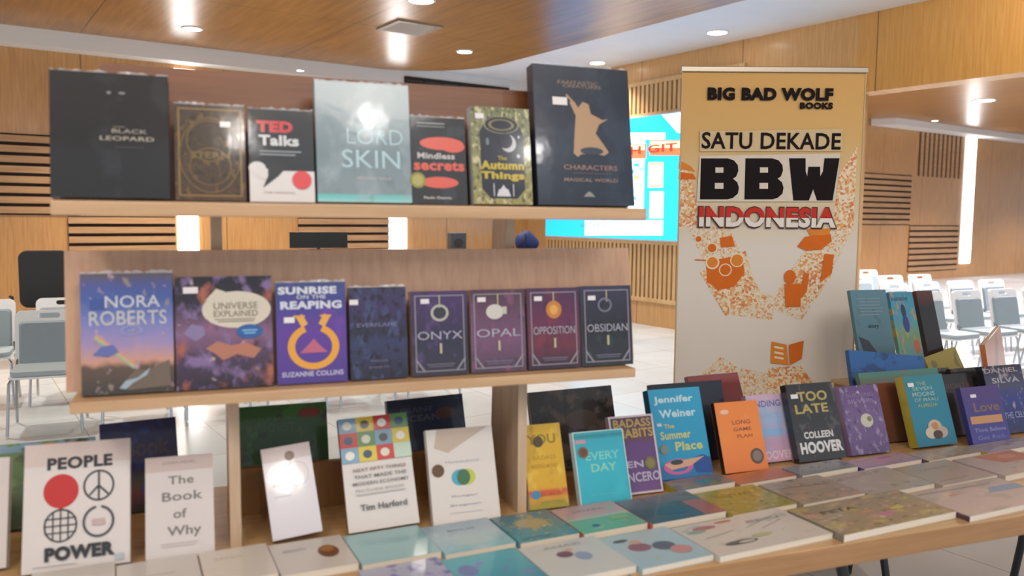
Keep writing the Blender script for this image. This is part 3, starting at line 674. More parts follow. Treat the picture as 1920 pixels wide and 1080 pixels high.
stand('black and white talks book with red lettering on the top shelf', 470, 592, 209, cover([(0, '#cfccca'), (.335, '#cfccca'), (.34, '#20262b'), (1, '#242c33')], scale=3), [('t', 'TED', .40, .815, .56, .125, '#c23a44', .06), ('t', 'Talks', .46, .665, .62, .115, '#c6c9cb', .04), ('r', .16, .54, .64, .012, '#9aa0a4'), ('r', .16, .505, .55, .012, '#9aa0a4'), ('e', .12, .36, .13, .07, '#cfccca'), ('e', .22, .30, .14, .06, '#cfccca'), ('p', [(.28, .42), (.62, .42), (.44, .28), (.20, .15), (.28, .28)], '#24282c'), ('t', 'THE OFFICIAL', .45, .10, .5, .02, '#8a8a8a', .0)], th=.02, spine='#24282c', badge=(.80, .24, .15, '#d24a50'), fringe=True, **T)
teal = '#7fb7b8'
stand('large teal and grey misty book with pale title on the top shelf', 598, 775, 160, cover([(0, '#9fc9c6'), (.02, '#7ebfc0'), (.06, '#5fb0b2'), (.07, '#7b8a90'), (.4, '#6f8087'), (1, '#8d9ca2')], blot=[('#97a6ad', .35), ('#52666f', .2)], scale=3.4, soft=.25), [('t', 'LORD', .62, .55, .60, .13, '#9dbcc4', -.01), ('t', 'SKIN', .57, .36, .62, .15, '#a3c1c8', .0), ('t', 'MICHAEL GOLD', .60, .20, .36, .022, '#b7b2b4', .01)], th=.035, spine=teal, hard=True, fringe=True, **T)
red = '#cf5e50'
stand('black book with coral brush strokes, between the teal and moon books', 775, 878, 223, plain('#23262b', blot=[('#2f353c', .3)], scale=4), [('e', .56, .70, .40, .075, red), ('e', .76, .67, .22, .07, red), ('e', .50, .25, .34, .065, red), ('t', 'Mindless', .45, .555, .68, .07, '#b9b6b5', .03), ('t', 'secrets', .50, .44, .92, .11, red, .04), ('t', 'Paulo Daerio', .45, .075, .5, .03, '#c9c7c5', .02), ('r', .12, .92, .5, .015, '#8b8f93'), ('r', .12, .885, .5, .012, '#7b7f83')], th=.02, badge=(.10, .27, .14, '#8b8740', '#a5a060'), fringe=True, **T)
yg = '#b9a53a'
stand('dark book with crescent moon, yellow title and silver spine on the top shelf', 890, 1000, 206, cover([(0, '#8f8a52'), (1, '#6d7355')], blot=[('#b7b08a', .35), ('#4c4e3a', .3)], scale=12), [('p', [(.14, .16), (.28, .06), (.74, .06), (.88, .16), (.88, .74), (.74, .90), (.28, .90), (.14, .74)], '#1b2030'), ('o', .51, .82, .22, .06, .2, '#80794e'), ('o', .51, .82, .30, .09, .06, '#98987a'), ('e', .62, .63, .13, .09, '#b8b9bf'), ('e', .57, .655, .12, .08, '#1b2030'), ('e', .8, .70, .02, .014, '#b8b9bf'), ('e', .78, .50, .03, .02, '#b8b9bf'), ('e', .26, .64, .03, .04, '#6a7280'), ('t', 'The', .50, .475, .15, .04, yg, .02), ('t', 'Autumn', .50, .40, .74, .09, yg, .05), ('t', 'Things', .50, .285, .74, .10, yg, .05), ('p', [(.38, .08), (.62, .08), (.58, .15), (.54, .16), (.5, .2), (.46, .16), (.42, .15)], '#c9cbd0'), ('r', .33, .08, .015, .13, '#c9cbd0'), ('r', .66, .08, .015, .13, '#c9cbd0')], th=.035, spine='#c5cdcf', hard=True, sticker=(.14, .90), **T)
stand('large navy blue hardback with tan figure, rightmost on the top shelf', 1012, 1192, 130, plain('#202a3a', blot=[('#2a3545', .4)], scale=3, rough=.3), [('t', 'FANTASTIC', .46, .88, .42, .026, '#7d6a5c', .02), ('t', 'CREATURES', .50, .855, .40, .022, '#7d6a5c', .02), ('p', [(.36, .74), (.41, .745), (.45, .70), (.50, .745), (.56, .73), (.58, .66), (.70, .62), (.76, .63), (.66, .585), (.62, .52), (.70, .44), (.75, .385), (.70, .36), (.62, .37), (.46, .365), (.42, .345), (.38, .37), (.40, .52), (.42, .64)], '#a98a6a'), ('l', .41, .73, .33, .79, .02, '#a98a6a'), ('e', .57, .39, .12, .028, '#343c4b'), ('t', 'CHARACTERS', .55, .27, .56, .035, '#9a776a', .01), ('r', .36, .225, .40, .004, '#6a5f60'), ('t', 'MAGICAL WORLD', .55, .18, .56, .025, '#9a8478', .01), ('p', [(.46, .06), (.58, .06), (.55, .085), (.52, .10), (.49, .085)], '#8a8a86')], th=.04, spine='#26313f', hard=True, sticker=(.26, .74), fringe=True, **T)
G2 = 'books on the middle shelf of the rack'
Mi = dict(z=MZ1, t=2.0, lean=7, group=G2)
stand('blue and pink sunset novel with rainbow, leftmost on the middle shelf', 155, 329, 516, cover([(0, '#3a3833'), (.22, '#57483e'), (.27, '#b98a78'), (.42, '#8f7fa8'), (.6, '#6b74ae'), (.78, '#3f5694'), (.9, '#47508a'), (1, '#5c5358')], blot=[('#8d7f74', .12), ('#a98d9c', .1)], scale=8, chaos=.05), [('l', .16, .50, .58, .24, .022, '#b98c84'), ('l', .15, .485, .57, .225, .022, '#bda56c'), ('l', .14, .47, .56, .21, .022, '#8fa596'), ('r', .10, .70, .18, .09, '#3b4f8e'), ('t', 'NORA', .56, .765, .60, .10, '#b9bcc4', .01), ('t', 'ROBERTS', .51, .63, .84, .12, '#b3b4b4', .01), ('o', .54, .525, .13, .045, .35, '#8488b8'), ('t', 'of', .54, .525, .08, .03, '#9aa0c8', .01), ('p', [(.12, .33), (.22, .40), (.34, .41), (.40, .35), (.28, .31)], '#5d67a2'), ('p', [(.45, .10), (.58, .20), (.72, .19), (.95, .27), (.97, .05), (.5, .03)], '#6a5c50'), ('p', [(.40, .05), (.47, .11), (.60, .13), (.74, .21), (.70, .15), (.55, .09), (.47, .04)], '#93a6b2')], th=.035, spine='#4a4038', fringe=True, **Mi)
stand('galaxy picture book with cream oval title on the middle shelf', 333, 515, 521, cover([(0, '#26222a'), (.3, '#4a3850'), (.5, '#7a5a78'), (.75, '#2a2430'), (1, '#1d1c22')], blot=[('#9a5a4a', .28), ('#77628c', .34), ('#33284a', .2), ('#b9a6a4', .06)], scale=4.5, soft=.12, chaos=.1), [('p', [(.30, .36), (.42, .42), (.56, .38), (.72, .40), (.88, .34), (.80, .26), (.62, .30), (.48, .25), (.40, .31)], '#a8705c'), ('p', [(.08, .50), (.16, .58), (.28, .56), (.30, .48), (.20, .43)], '#7f7298'), ('e', .63, .70, .36, .165, '#c9c0b0'), ('p', [(.30, .78), (.42, .89), (.52, .86)], '#c9c0b0'), ('t', 'UNIVERSE', .62, .735, .46, .06, '#77715f', .01), ('t', 'EXPLAINED', .62, .665, .46, .055, '#77715f', .01), ('r', .40, .61, .42, .008, '#77715f'), ('r', .43, .59, .38, .008, '#77715f'), ('e', .76, .50, .14, .065, '#2f5a94'), ('r', .68, .505, .16, .012, '#7fb0d8'), ('r', .70, .48, .12, .012, '#7fb0d8')], th=.03, spine='#1a181c', sticker=(.16, .88), **Mi)
stand('purple book with gold horseshoe emblem and white title on the middle shelf', 522, 653, 532, cover([(0, '#4a3a84'), (.5, '#5a3a8e'), (.8, '#3f3f86'), (1, '#3a4a78')], blot=[('#7a3f9c', .2)], scale=4, soft=.2), [('t', 'SUNRISE', .45, .92, .84, .075, '#c9cdd6', .05), ('t', 'ON THE', .50, .855, .42, .04, '#b3b8c6', .03), ('t', 'REAPING', .50, .775, .88, .08, '#c9cdd6', .05), ('o', .52, .36, .37, .225, .28, '#d89a3a', 112, 428), ('l', .40, .57, .32, .67, .10, '#d8a24a'), ('l', .64, .57, .72, .67, .10, '#d8a24a'), ('r', .24, .655, .16, .018, '#d8a24a'), ('r', .62, .655, .16, .018, '#d8a24a'), ('p', [(.32, .30), (.72, .30), (.60, .38), (.52, .44), (.44, .38)], '#b0607a'), ('t', 'SUZANNE COLLINS', .50, .095, .88, .05, '#b7b4d0', .03)], th=.03, spine='#8e96b6', sticker=(.18, .63), fringe=True, **Mi)
stand('dark navy and violet novel with faint title, fourth on the middle shelf', 659, 766, 541, cover([(0, '#262634'), (.4, '#34385a'), (.5, '#28293a'), (.8, '#3a2f58'), (1, '#34344c')], blot=[('#3c4668', .3), ('#231f30', .3)], scale=7), [('t', 'EVERFLAME', .48, .59, .7, .04, '#77789a', .0), ('t', 'PENELOPE', .5, .20, .3, .02, '#77708a', .0), ('t', 'BARSETTI', .5, .13, .36, .02, '#77708a', .0)], th=.03, spine='#3a3a4c', sticker=(.08, .84), fringe=True, **Mi)
def series(cols, txt, gem, kind):
    g_ = '#8a8590'; a = frame(.06, .05, .94, .95, .02, g_)+[('l', .06, .20, .22, .05, .03, g_), ('l', .94, .20, .78, .05, .03, g_), ('r', .49, .80, .02, .15, '#b5ae8a')]
    if kind == 'ring': a += [('o', .50, .74, .16, .10, .28, '#a9ab9c'), ('e', .50, .74, .09, .055, '#35383c')]
    if kind == 'pale': a += [('e', .44, .73, .16, .09, '#c2bfb8'), ('r', .58, .70, .08, .09, '#b5b3a0')]
    if kind == 'gold': a += [('e', .50, .73, .15, .11, '#b97a3c'), ('e', .50, .73, .08, .06, '#d59a4c')]
    if kind == 'dark': a += [('o', .46, .76, .14, .09, .25, '#70707e'), ('e', .46, .74, .07, .05, '#2a2c38')]
    a += [('t', txt, .50, .475, .80, .095, '#a9a7b5', -.005), ('r', .485, .26, .04, .12, '#b3ac90'), ('r', .25, .13, .5, .010, '#77748a'), ('r', .28, .105, .44, .008, '#77748a')]
    return a
stand('dark violet book with silver ring pendant, fifth on the middle shelf', 775, 880, 548, cover([(0, '#34323f'), (.4, '#2c2c40'), (1, '#46305e')], blot=[('#53406e', .3), ('#26303c', .2)], scale=5, soft=.15), series(0, 'ONYX', 0, 'ring'), th=.028, spine='#8d7f72', sticker=(.24, .88), **Mi)
stand('mauve and pink book with pale jewel, sixth on the middle shelf', 886, 988, 545, cover([(0, '#4a3c4c'), (.4, '#6c4a68'), (1, '#4a3440')], blot=[('#8c5578', .3), ('#3c3040', .25)], scale=4, soft=.2), series(0, 'OPAL', 0, 'pale'), th=.028, spine='#8d8072', sticker=(.20, .88), **Mi)
stand('crimson book with orange amber pendant, seventh on the middle shelf', 993, 1090, 542, cover([(0, '#2f2838'), (.3, '#63303e'), (.6, '#5c2a48'), (1, '#452a4a')], blot=[('#7a3440', .25), ('#3a2038', .2)], scale=4, soft=.2), series(0, 'OPPOSITION', 0, 'gold'), th=.028, spine='#6d5a5c', sticker=(.20, .87), **Mi)
stand('near-black book with dim pendant, rightmost on the middle shelf', 1094, 1188, 538, cover([(0, '#2c3038'), (.5, '#22252c'), (1, '#33324a')], blot=[('#2f4040', .25), ('#3c3654', .2)], scale=5, soft=.2), series(0, 'OBSIDIAN', 0, 'dark'), th=.028, spine='#77808a', sticker=(.20, .85), **Mi)
# --- front row standing on the table
G3 = 'novels standing along the front of the tables'
D = dict(group=G3)
def slab(label, xl, xr, ytop, yb, cm, art=(), **k): 
    kk = dict(lean=20, group=G3); kk.update(k); return stand(label, xl, xr, ytop, cm, art, yb=yb, **kk)
wh = plain('#c4bdb9', rough=.25); 
slab('white book cut by the left edge of the photo', -75, 12, 868, 1078, wh, [], th=.03)
bk2 = '#2b2b2e'
globe = [('o', .345, .345, .155, .13, .10, bk2)]+[('l', .345+dx, .23, .345+dx, .46, .012, bk2) for dx in (-.07, 0, .07)]+[('l', .20, .345+dz, .49, .345+dz, .012, bk2) for dz in (-.055, 0, .055)]
slab('white people power book with red disc and round symbols', 42, 246, 835, 1073, plain('#c9c3c0', rough=.3), [('r', 0, .82, 1, .18, '#c6b6b0'), ('t', 'PEOPLE', .52, .835, .62, .10, bk2, .05), ('e', .345, .615, .165, .135, '#b52a28'), ('e', .345, .50, .03, .03, '#b52a28'), ('o', .70, .635, .15, .125, .13, '#3a3a3c'), ('l', .70, .52, .70, .75, .02, '#3a3a3c'), ('l', .70, .635, .61, .56, .02, '#3a3a3c'), ('l', .70, .635, .79, .56, .02, '#3a3a3c')]+globe+[('o', .70, .35, .15, .125, .14, '#3a3a3c', 100, 440), ('r', .64, .32, .12, .05, '#b8a2a0'), ('t', 'POWER', .53, .13, .65, .11, bk2, .06), ('r', .86, .03, .08, .05, '#a8b2b8'), ('r', .1, .04, .4, .004, '#8a8a8a')], th=.025, spine='#c9c3c0')
gr = '#77746f'
slab('pale book of why with thin grey lettering, beside the left upright', 274, 404, 860, 1052, plain('#c5bebb', rough=.25), [('r', 0, .85, 1, .15, '#bcaaa4'), ('t', 'The', .52, .76, .38, .085, gr, .02), ('t', 'Book', .54, .60, .60, .09, gr, .02), ('t', 'of', .50, .43, .20, .09, gr, .02), ('t', 'Why', .56, .25, .50, .12, gr, .02), ('t', 'JUDEA PEARL', .50, .93, .5, .03, '#9a8e88', .0), ('r', .22, .14, .55, .006, '#a09a98'), ('r', .22, .115, .5, .006, '#a09a98')], th=.022)
slab('plain white tilted book with bronze badge, right of the left upright', 512, 606, 848, 1020, plain('#c8c5ca', rough=.2), [('r', 0, .84, 1, .16, '#bfb0b0'), ('o', .66, .67, .24, .14, .07, '#aeb0b8'), ('r', .14, .56, .3, .03, '#b5b4bc'), ('r', .14, .44, .35, .02, '#b5b4bc'), ('t', 'LIFE', .26, .70, .3, .05, '#b3b3bc', .01)], th=.035, yaw=-2, roll=-6, lean=24, badge=(.56, .88, .10, '#5c4630'))
sq = ['#7ba0b8', '#d8bd3a', '#c23a34', '#5c8a54']; cells = []
order = [[0, 1, 2, 3], [2, 3, 0, 1], [0, 1, 2, 3]]
for r0 in range(3):
    for c0 in range(4):
        col = sq[order[r0][c0]]; cells += [('r', c0*.25, .87-r0*.135, .25, .135, col), ('e', c0*.25+.12, .935-r0*.135, .065, .038, ['#d8d2c0', '#4a4438', '#e6e0d4', '#38506a'][(r0*3+c0) % 4])]
cells.append(('r', .75, .60, .25, .135, '#b8ccb8'))
slab('white book with a grid of coloured squares across its top', 655, 788, 788, 998, plain('#cdc8c3', rough=.3), cells+[('t', 'NEXT FIFTY THINGS', .52, .53, .75, .03, '#8c6a6c', .01), ('t', 'THAT MADE THE', .52, .47, .75, .03, '#77757a', .01), ('t', 'MODERN ECONOMY', .52, .41, .8, .03, '#77757a', .01), ('t', 'PICTURE BOOK', .5, .35, .7, .022, '#a09c9c', 0), ('r', .15, .31, .7, .008, '#a8a4a4'), ('t', 'Tim Harford', .52, .20, .66, .055, '#5c5c60', .02)], th=.022, spine='#8a3030', roll=-2, lean=22)
slab('white book with blue, green and yellow round emblem, left of the right upright', 814, 940, 808, 984, plain('#cdc6c0', rough=.35), [('p', [(.28, 1), (.95, 1), (.3, .74), (.1, .80), (.16, 1)], '#b9a696'), ('e', .44, .47, .12, .085, '#4aa0b8'), ('e', .56, .47, .12, .085, '#b5bd4a'), ('e', .50, .47, .10, .085, '#3f6a48'), ('t', 'Humankind', .50, .64, .5, .025, '#9aa0b0', .0), ('t', 'Rutger', .50, .275, .4, .03, '#a8a0a4', .01), ('t', 'Bregman', .50, .18, .46, .03, '#a8a0a4', .01), ('r', .25, .10, .5, .006, '#b8b0ac')], th=.025, badge=(.13, .56, .09, '#5f4020'))
ye = cover([(0, '#8a8a2c'), (.12, '#c08a2c'), (.2, '#b9482c'), (.24, '#c79a24'), (1, '#c9a128')], blot=[('#d6b440', .3), ('#a88420', .2)], scale=4, soft=.2)
slab('small yellow book with orange stripe, right of the right upright', 995, 1068, 800, 958, ye, [('t', 'YOU', .47, .82, .75, .12, '#8a7418', .03), ('t', 'BADASS', .5, .60, .6, .05, '#b08c20', .02), ('t', 'MAKING MONEY', .5, .50, .7, .05, '#b08c20', .02), ('e', .18, .17, .12, .05, '#3f7fa8'), ('t', 'JEN SINCERO', .60, .16, .6, .05, '#b9482c', .02), ('t', 'NEW YORK', .60, .07, .6, .04, '#7f9a3a', .02)], th=.022, spine='#d8cdb0', badge=(.38, .79, .13, '#4a3c20'))
slab('cyan book with every day title, in front of the purple book', 1090, 1186, 812, 951, cover([(0, '#2c9fb0'), (.5, '#2fa6b8'), (.88, '#2f9cb0'), (.93, '#2a7884'), (1, '#2fa6b8')], blot=[('#3ab2c0', .3)], scale=3, soft=.3), [('t', 'EVERY', .54, .66, .66, .11, '#76c3bc', .02), ('t', 'DAY', .54, .50, .50, .11, '#86c8b4', .02), ('t', 'JEN SINCERO', .5, .14, .6, .02, '#58b8c4', .0), ('r', .04, .84, .2, .05, '#b98e9a')]+frame(0, 0, 1, 1, .02, '#b9d4d4'), th=.022, spine='#c9d8d6', badge=(.17, .72, .10, '#7a5a40', '#5f4030'))
slab('purple badass habits book with gold letters and white edge', 1160, 1244, 783, 930, cover([(0, '#67497a'), (.2, '#5c3f72'), (.62, '#5a3c70'), (.7, '#5a3a4a'), (1, '#4c3248')]), [('t', 'BADASS', .52, .90, .84, .11, '#a89050', .03), ('t', 'HABITS', .56, .77, .80, .12, '#a89050', .03), ('t', 'JEN', .40, .36, .5, .11, '#a9a0b8', .03), ('t', 'SINCERO', .54, .21, .88, .12, '#a9a0b8', .03)]+frame(0, 0, 1, 1, .04, '#c6b7c0'), th=.02, spine='#c9bcc4', badge=(.80, .37, .13, '#6a6434', '#7c7448'))
slab('tall blue novel with white and yellow script and pink swim ring', 1240, 1338, 735, 903, cover([(0, '#2a6a9c'), (.12, '#1f6f9c'), (.2, '#2289b0'), (1, '#2b93ba')]), [('t', 'Jennifer', .46, .87, .76, .10, '#b6d4da', .03), ('t', 'Weiner', .50, .72, .70, .09, '#b6d4da', .03), ('t', 'The', .30, .58, .2, .05, '#c3b85a', .02), ('t', 'Summer', .40, .48, .58, .09, '#b8c07a', .03), ('t', 'Place', .62, .35, .52, .10, '#b8c07a', .03), ('p', [(.70, .05), (1, .03), (1, .20), (.85, .24), (.62, .20)], '#1f4a8c'), ('o', .36, .13, .28, .085, .35, '#c05a98'), ('p', [(.10, .17), (.22, .10), (.60, .13), (.88, .22), (.55, .20), (.30, .19)], '#c99a80'), ('e', .34, .18, .12, .028, '#2f3c3c'), ('r', .07, .585, .09, .035, '#b8c6cc')], th=.035, spine='#235f84', hard=True, badge=(.14, .33, .08, '#8a7450', '#5f8a8c'))
slab('bright orange book leaning left with bronze badge', 1361, 1442, 757, 888, cover([(0, '#d0743a'), (.5, '#d9803a'), (1, '#d67c38')], blot=[('#e0905a', .2)], scale=2.5, soft=.3), [('t', 'LONG', .55, .70, .42, .06, '#8a4a2c', .02), ('t', 'GAME', .55, .60, .42, .05, '#8a4a2c', .02), ('t', 'PLAN', .58, .50, .36, .05, '#9a5630', .02), ('e', .20, .86, .10, .035, '#e2b49a')], th=.022, spine='#2a2424', badge=(.78, .20, .15, '#5a4a40', '#7c7068'))
slab('pink and pale blue novel behind the orange book', 1420, 1494, 744, 870, cover([(0, '#b98a9c'), (.3, '#a98fa8'), (.6, '#8fa6c8'), (1, '#bda0b4')], blot=[('#84a8cc', .3), ('#c29aa8', .3)], scale=3, soft=.2), [('t', 'FINDING', .45, .86, .8, .10, '#5f6aa0', .02), ('t', 'PERFECT', .45, .68, .6, .08, '#87a9cf', .02), ('r', .16, .38, .6, .10, '#7fa9d0'), ('t', 'HOOVER', .52, .10, .86, .12, '#d0b4c0', .03)], th=.025, spine='#c4a0ac')
slab('black novel with yellow title and white author letters', 1500, 1588, 724, 868, cover([(0, '#343638'), (.5, '#2f3134'), (1, '#26262a')], blot=[('#4a4a4c', .25), ('#6a3c34', .06)], scale=6), [('t', 'TOO', .52, .83, .64, .13, '#a89a58', .03), ('t', 'LATE', .46, .67, .7, .12, '#a89a58', .03), ('t', 'COLLEEN', .50, .33, .62, .09, '#c6c6c6', .04), ('t', 'HOOVER', .52, .17, .90, .15, '#cfcfcf', .05)], th=.03, spine='#20282a', sticker=(.14, .84))
slab('lilac purple novel with white splash, left of the brown book', 1598, 1671, 728, 856, cover([(0, '#59466e'), (.5, '#6a5582'), (1, '#5c4470')], blot=[('#8a7a9c', .28), ('#b0a8b4', .08), ('#4a3a60', .2)], scale=6), [('t', 'BURNING', .5, .86, .7, .06, '#7c6a90', .01), ('t', 'SILVER', .46, .77, .6, .06, '#8c7ca0', .01), ('e', .55, .48, .16, .10, '#b9b6a8'), ('e', .62, .50, .06, .04, '#77784c')], th=.03, spine='#7d6a90')
slab('plain brown book tucked behind the lilac one', 1652, 1714, 722, 832, cover([(0, '#5c3c26'), (1, '#72402c')], blot=[('#7c4a30', .3), ('#563c28', .2)], scale=3, soft=.3), [('e', .04, .78, .12, .06, '#b59a9a'), ('e', .0, .62, .13, .07, '#5c5a3c')], th=.025, spine='#4a2c20')
slab('teal novel with flower, yellow spine and tall slim shape', 1722, 1796, 710, 842, cover([(0, '#236a80'), (.3, '#1f7690'), (1, '#2c7684')]), [('t', 'THE', .42, .88, .24, .05, '#8fa87c', .01), ('t', 'SEVEN', .42, .81, .5, .05, '#8fb0a8', .01), ('t', 'MOONS', .42, .73, .56, .06, '#9ab6ae', .01), ('t', 'OF MAALI', .46, .65, .6, .05, '#8fb0a8', .01), ('t', 'ALMEIDA', .46, .57, .5, .05, '#8fa87c', .01), ('e', .52, .26, .17, .10, '#b9a890'), ('e', .40, .18, .15, .08, '#c2b4a0'), ('e', .66, .18, .15, .08, '#ad9c8c'), ('e', .55, .15, .12, .06, '#4a3428'), ('e', .52, .27, .08, .05, '#b57a50')], th=.04, spine='#a89c34', sticker=(.14, .87))
slab('small violet book with orange band, in front of the dark novels', 1826, 1898, 728, 836, cover([(0, '#43408a'), (.5, '#3c3678'), (1, '#4a3470')]), [('t', 'Love', .56, .64, .66, .16, '#7a5c50', .02), ('r', .08, .36, .82, .13, '#b98a5c'), ('t', 'Think Believe', .52, .25, .8, .07, '#7d80b0', .02), ('t', 'Get Rich', .5, .12, .7, .07, '#6c70a8', .02)], th=.022, spine='#37367a', sticker=(.28, .84))
slab('dark blue mottled novel with white streaks at the right edge', 1872, 1945, 690, 816, cover([(0, '#20284a'), (.5, '#2a347c'), (.7, '#40405c'), (1, '#231e22')], blot=[('#8c8a92', .18), ('#7c3430', .08), ('#2c3c90', .2)], scale=9), [('t', 'DANIEL', .46, .93, .86, .07, '#9a8f94', .02), ('t', 'SILVA', .52, .78, .7, .08, '#a0a0a8', .02), ('t', 'THE CELLIST', .62, .26, .7, .09, '#8c94b8', .01)], th=.03, spine='#1b1a24')
slab('dark novel between the teal and violet books', 1772, 1848, 706, 820, cover([(0, '#4a2a1c'), (.4, '#3a241c'), (1, '#1c1a1a')], blot=[('#5c3420', .2)], scale=5), [('t', 'NIGHT', .5, .8, .6, .08, '#4c3c34', .01)], th=.03, spine='#17120f')
# --- back row on the tables
G4 = 'large books along the back of the tables'
def back(label, xl, xr, ytop, yb, cm, art=(), **k):
    kk = dict(lean=16, group=G4, th=.02, hard=True); kk.update(k); return stand(label, xl, xr, ytop, cm, art, yb=yb, **kk)
back('large green leaf-patterned picture book at the far left back', -130, 186, 838, 1000, cover([(0, '#26341a'), (.6, '#3f5a2c'), (.88, '#4a6a34'), (.9, '#5f8096'), (1, '#6d8ca4')], blot=[('#567a38', .3), ('#2a3a1c', .25)], scale=5), [('e', .70, .94, .05, .035, '#b5643a'), ('e', .85, .93, .05, .035, '#b5643a')], lean=28, yaw=4)
back('dark navy picture book with brown letters behind the book of why', 196, 341, 792, 962, cover([(0, '#33302c'), (.2, '#5c2a24'), (.35, '#3a3a34'), (.5, '#1c1640'), (1, '#191a44')], blot=[('#26346c', .3), ('#5a2c2c', .1)], scale=5, soft=.15), [('t', 'Book', .6, .70, .6, .2, '#3f2c34', .03)], yaw=9)
back('dark green jungle book with red splash, right of the left upright', 452, 622, 762, 950, cover([(0, '#1f2c14'), (.4, '#244a1e'), (1, '#2c5c20')], blot=[('#386c2a', .28), ('#1a3010', .2)], scale=4), [('e', .80, .90, .13, .05, '#7c3020'), ('t', 'LITTLE BEAR', .35, .86, .5, .03, '#4c6a48', .0), ('t', 'LARGEST', .36, .775, .55, .09, '#3f5f3c', .03), ('o', .80, .60, .07, .06, .3, '#5c5044', 200, 420)])
back('navy ocean picture book right of the coloured squares', 742, 885, 748, 905, cover([(0, '#172038'), (.5, '#1c2c4c'), (1, '#1a2440')], blot=[('#22406a', .2), ('#2c4a3c', .1)], scale=4), [('t', 'GIANT', .38, .86, .44, .06, '#3f4a66', .02), ('t', 'OCEAN', .40, .76, .52, .08, '#4a526c', .03), ('e', .74, .79, .13, .07, '#4a3430'), ('e', .3, .3, .2, .06, '#2c5a50')], yaw=8)
back('dark brown moody picture book behind the yellow one', 1010, 1166, 732, 880, cover([(0, '#241e1c'), (.5, '#332a28'), (1, '#2e2826')], blot=[('#54463e', .35), ('#1b1818', .3)], scale=5), [('e', .58, .60, .20, .12, '#4a3c36')], yaw=5)
back('black book whose rim shows behind the tall blue novel', 1240, 1372, 722, 868, plain('#1d2230'), [], th=.035)
back('dark red book standing behind the orange novel, in front of the banner', 1322, 1418, 706, 850, cover([(0, '#5c1c18'), (.85, '#6a201c'), (.95, '#8a4a4c'), (1, '#7c4a54')]), [], lean=24, yaw=4)
back('long dark book rear of the violet ones at the right edge', 1806, 1930, 690, 803, cover([(0, '#1c1a1c'), (1, '#2a2424')], blot=[('#4a3a30', .3), ('#6a6468', .1)], scale=8), [], lean=18)
# --- books on the rear table
e = empty('display_box', MT @ Matrix.Translation((2.9, 2.76, TZ)), 'low wooden box carrying the tall picture books', 'box')
link('box_body', boxbm(-.30, .22, -.14, .12, 0, .10, bv=.004), TE, e); link('box_lid', boxbm(-.31, .23, -.15, .13, .10, .115, bv=.003), TW, e)
G5 = 'picture books on the rear table'
Z5 = TZ+.115
def rear(label, xl, xr, ytop, cm, art=(), **k):
    kk = dict(z=Z5, t=2.72, lean=17, th=.02, group=G5, hard=True); kk.update(k); return stand(label, xl, xr, ytop, cm, art, **kk)
rear('teal picture book with lines of text, back cover out, beside the banner', 1621, 1689, 546, cover([(0, '#32443c'), (.2, '#3a4c48'), (.4, '#4a6c78'), (1, '#577f8c')], blot=[('#2c3638', .12)], scale=4, soft=.15), lines(.15, .90, .7, 6, '#7a8d94', .035, .010)+[('t', 'story', .5, .60, .3, .05, '#2c3c44', .02), ('p', [(.05, .5), (.3, .45), (.8, .1), (.6, .03), (.35, .08), (.15, .3)], '#2b2f38')], yaw=-4)
rear('bright turquoise picture book with rainbow pattern and small figure', 1697, 1741, 550, cover([(0, '#8a8a48'), (.25, '#5a8c8c'), (.5, '#6a8a5c'), (.7, '#3f8fa4'), (1, '#3a86a0')], blot=[('#b58a3c', .25), ('#7a6ca0', .2), ('#3f9a9c', .2)], scale=6), [('e', .48, .78, .10, .08, '#28324c'), ('e', .50, .64, .13, .10, '#2c3a78'), ('e', .80, .38, .12, .08, '#b9583c'), ('t', 'RAINBOW', .4, .92, .7, .04, '#2c5c80', .02)], t=2.71)
rear('slim near-black book with red edge, right of the rainbow one', 1750, 1780, 548, cover([(0, '#1f1715'), (.8, '#181416'), (1, '#5a2c22')], blot=[('#4a2420', .15)], scale=4), [], yaw=3, th=.025)
rear('orange upright book seen nearly edge-on among the far chairs', 1866, 1892, 628, plain('#b5683a'), [('l', .2, .1, .7, .9, .1, '#8a4c2c')], t=2.74, yaw=35, z=TZ, lean=10)
def rest(label, xl, xr, ytop, cm, art=(), **k):
    kk = dict(z=TZ, t=2.34, lean=22, th=.02, group=G4, hard=True); kk.update(k); return stand(label, xl, xr, ytop, cm, art, **kk)
rest('blue paperback sloping in front of the teal picture book', 1612, 1752, 676, cover([(0, '#1d4c86'), (1, '#245a96')], blot=[('#1a3c6c', .3)], scale=5), [], t=2.42, roll=7)
rest('wide grey-green book in front of the blue paperback', 1640, 1790, 698, cover([(0, '#6a6a60'), (.9, '#5c6a60'), (.93, '#4a7a70'), (1, '#4a7a70')], blot=[('#77665c', .3)], scale=6), [], t=2.34)
rest('ochre book leaning over, left of the narrow orange book', 1782, 1846, 668, cover([(0, '#84742c'), (1, '#8f7f34')], blot=[('#6c6030', .3)], scale=4), [], t=2.44, roll=-12)
rest('dark mottled book behind the slim teal novel', 1762, 1808, 694, cover([(0, '#2c2824'), (1, '#3a332c')], blot=[('#6a5a3c', .3), ('#1c1c20', .3)], scale=7), [], t=2.37)
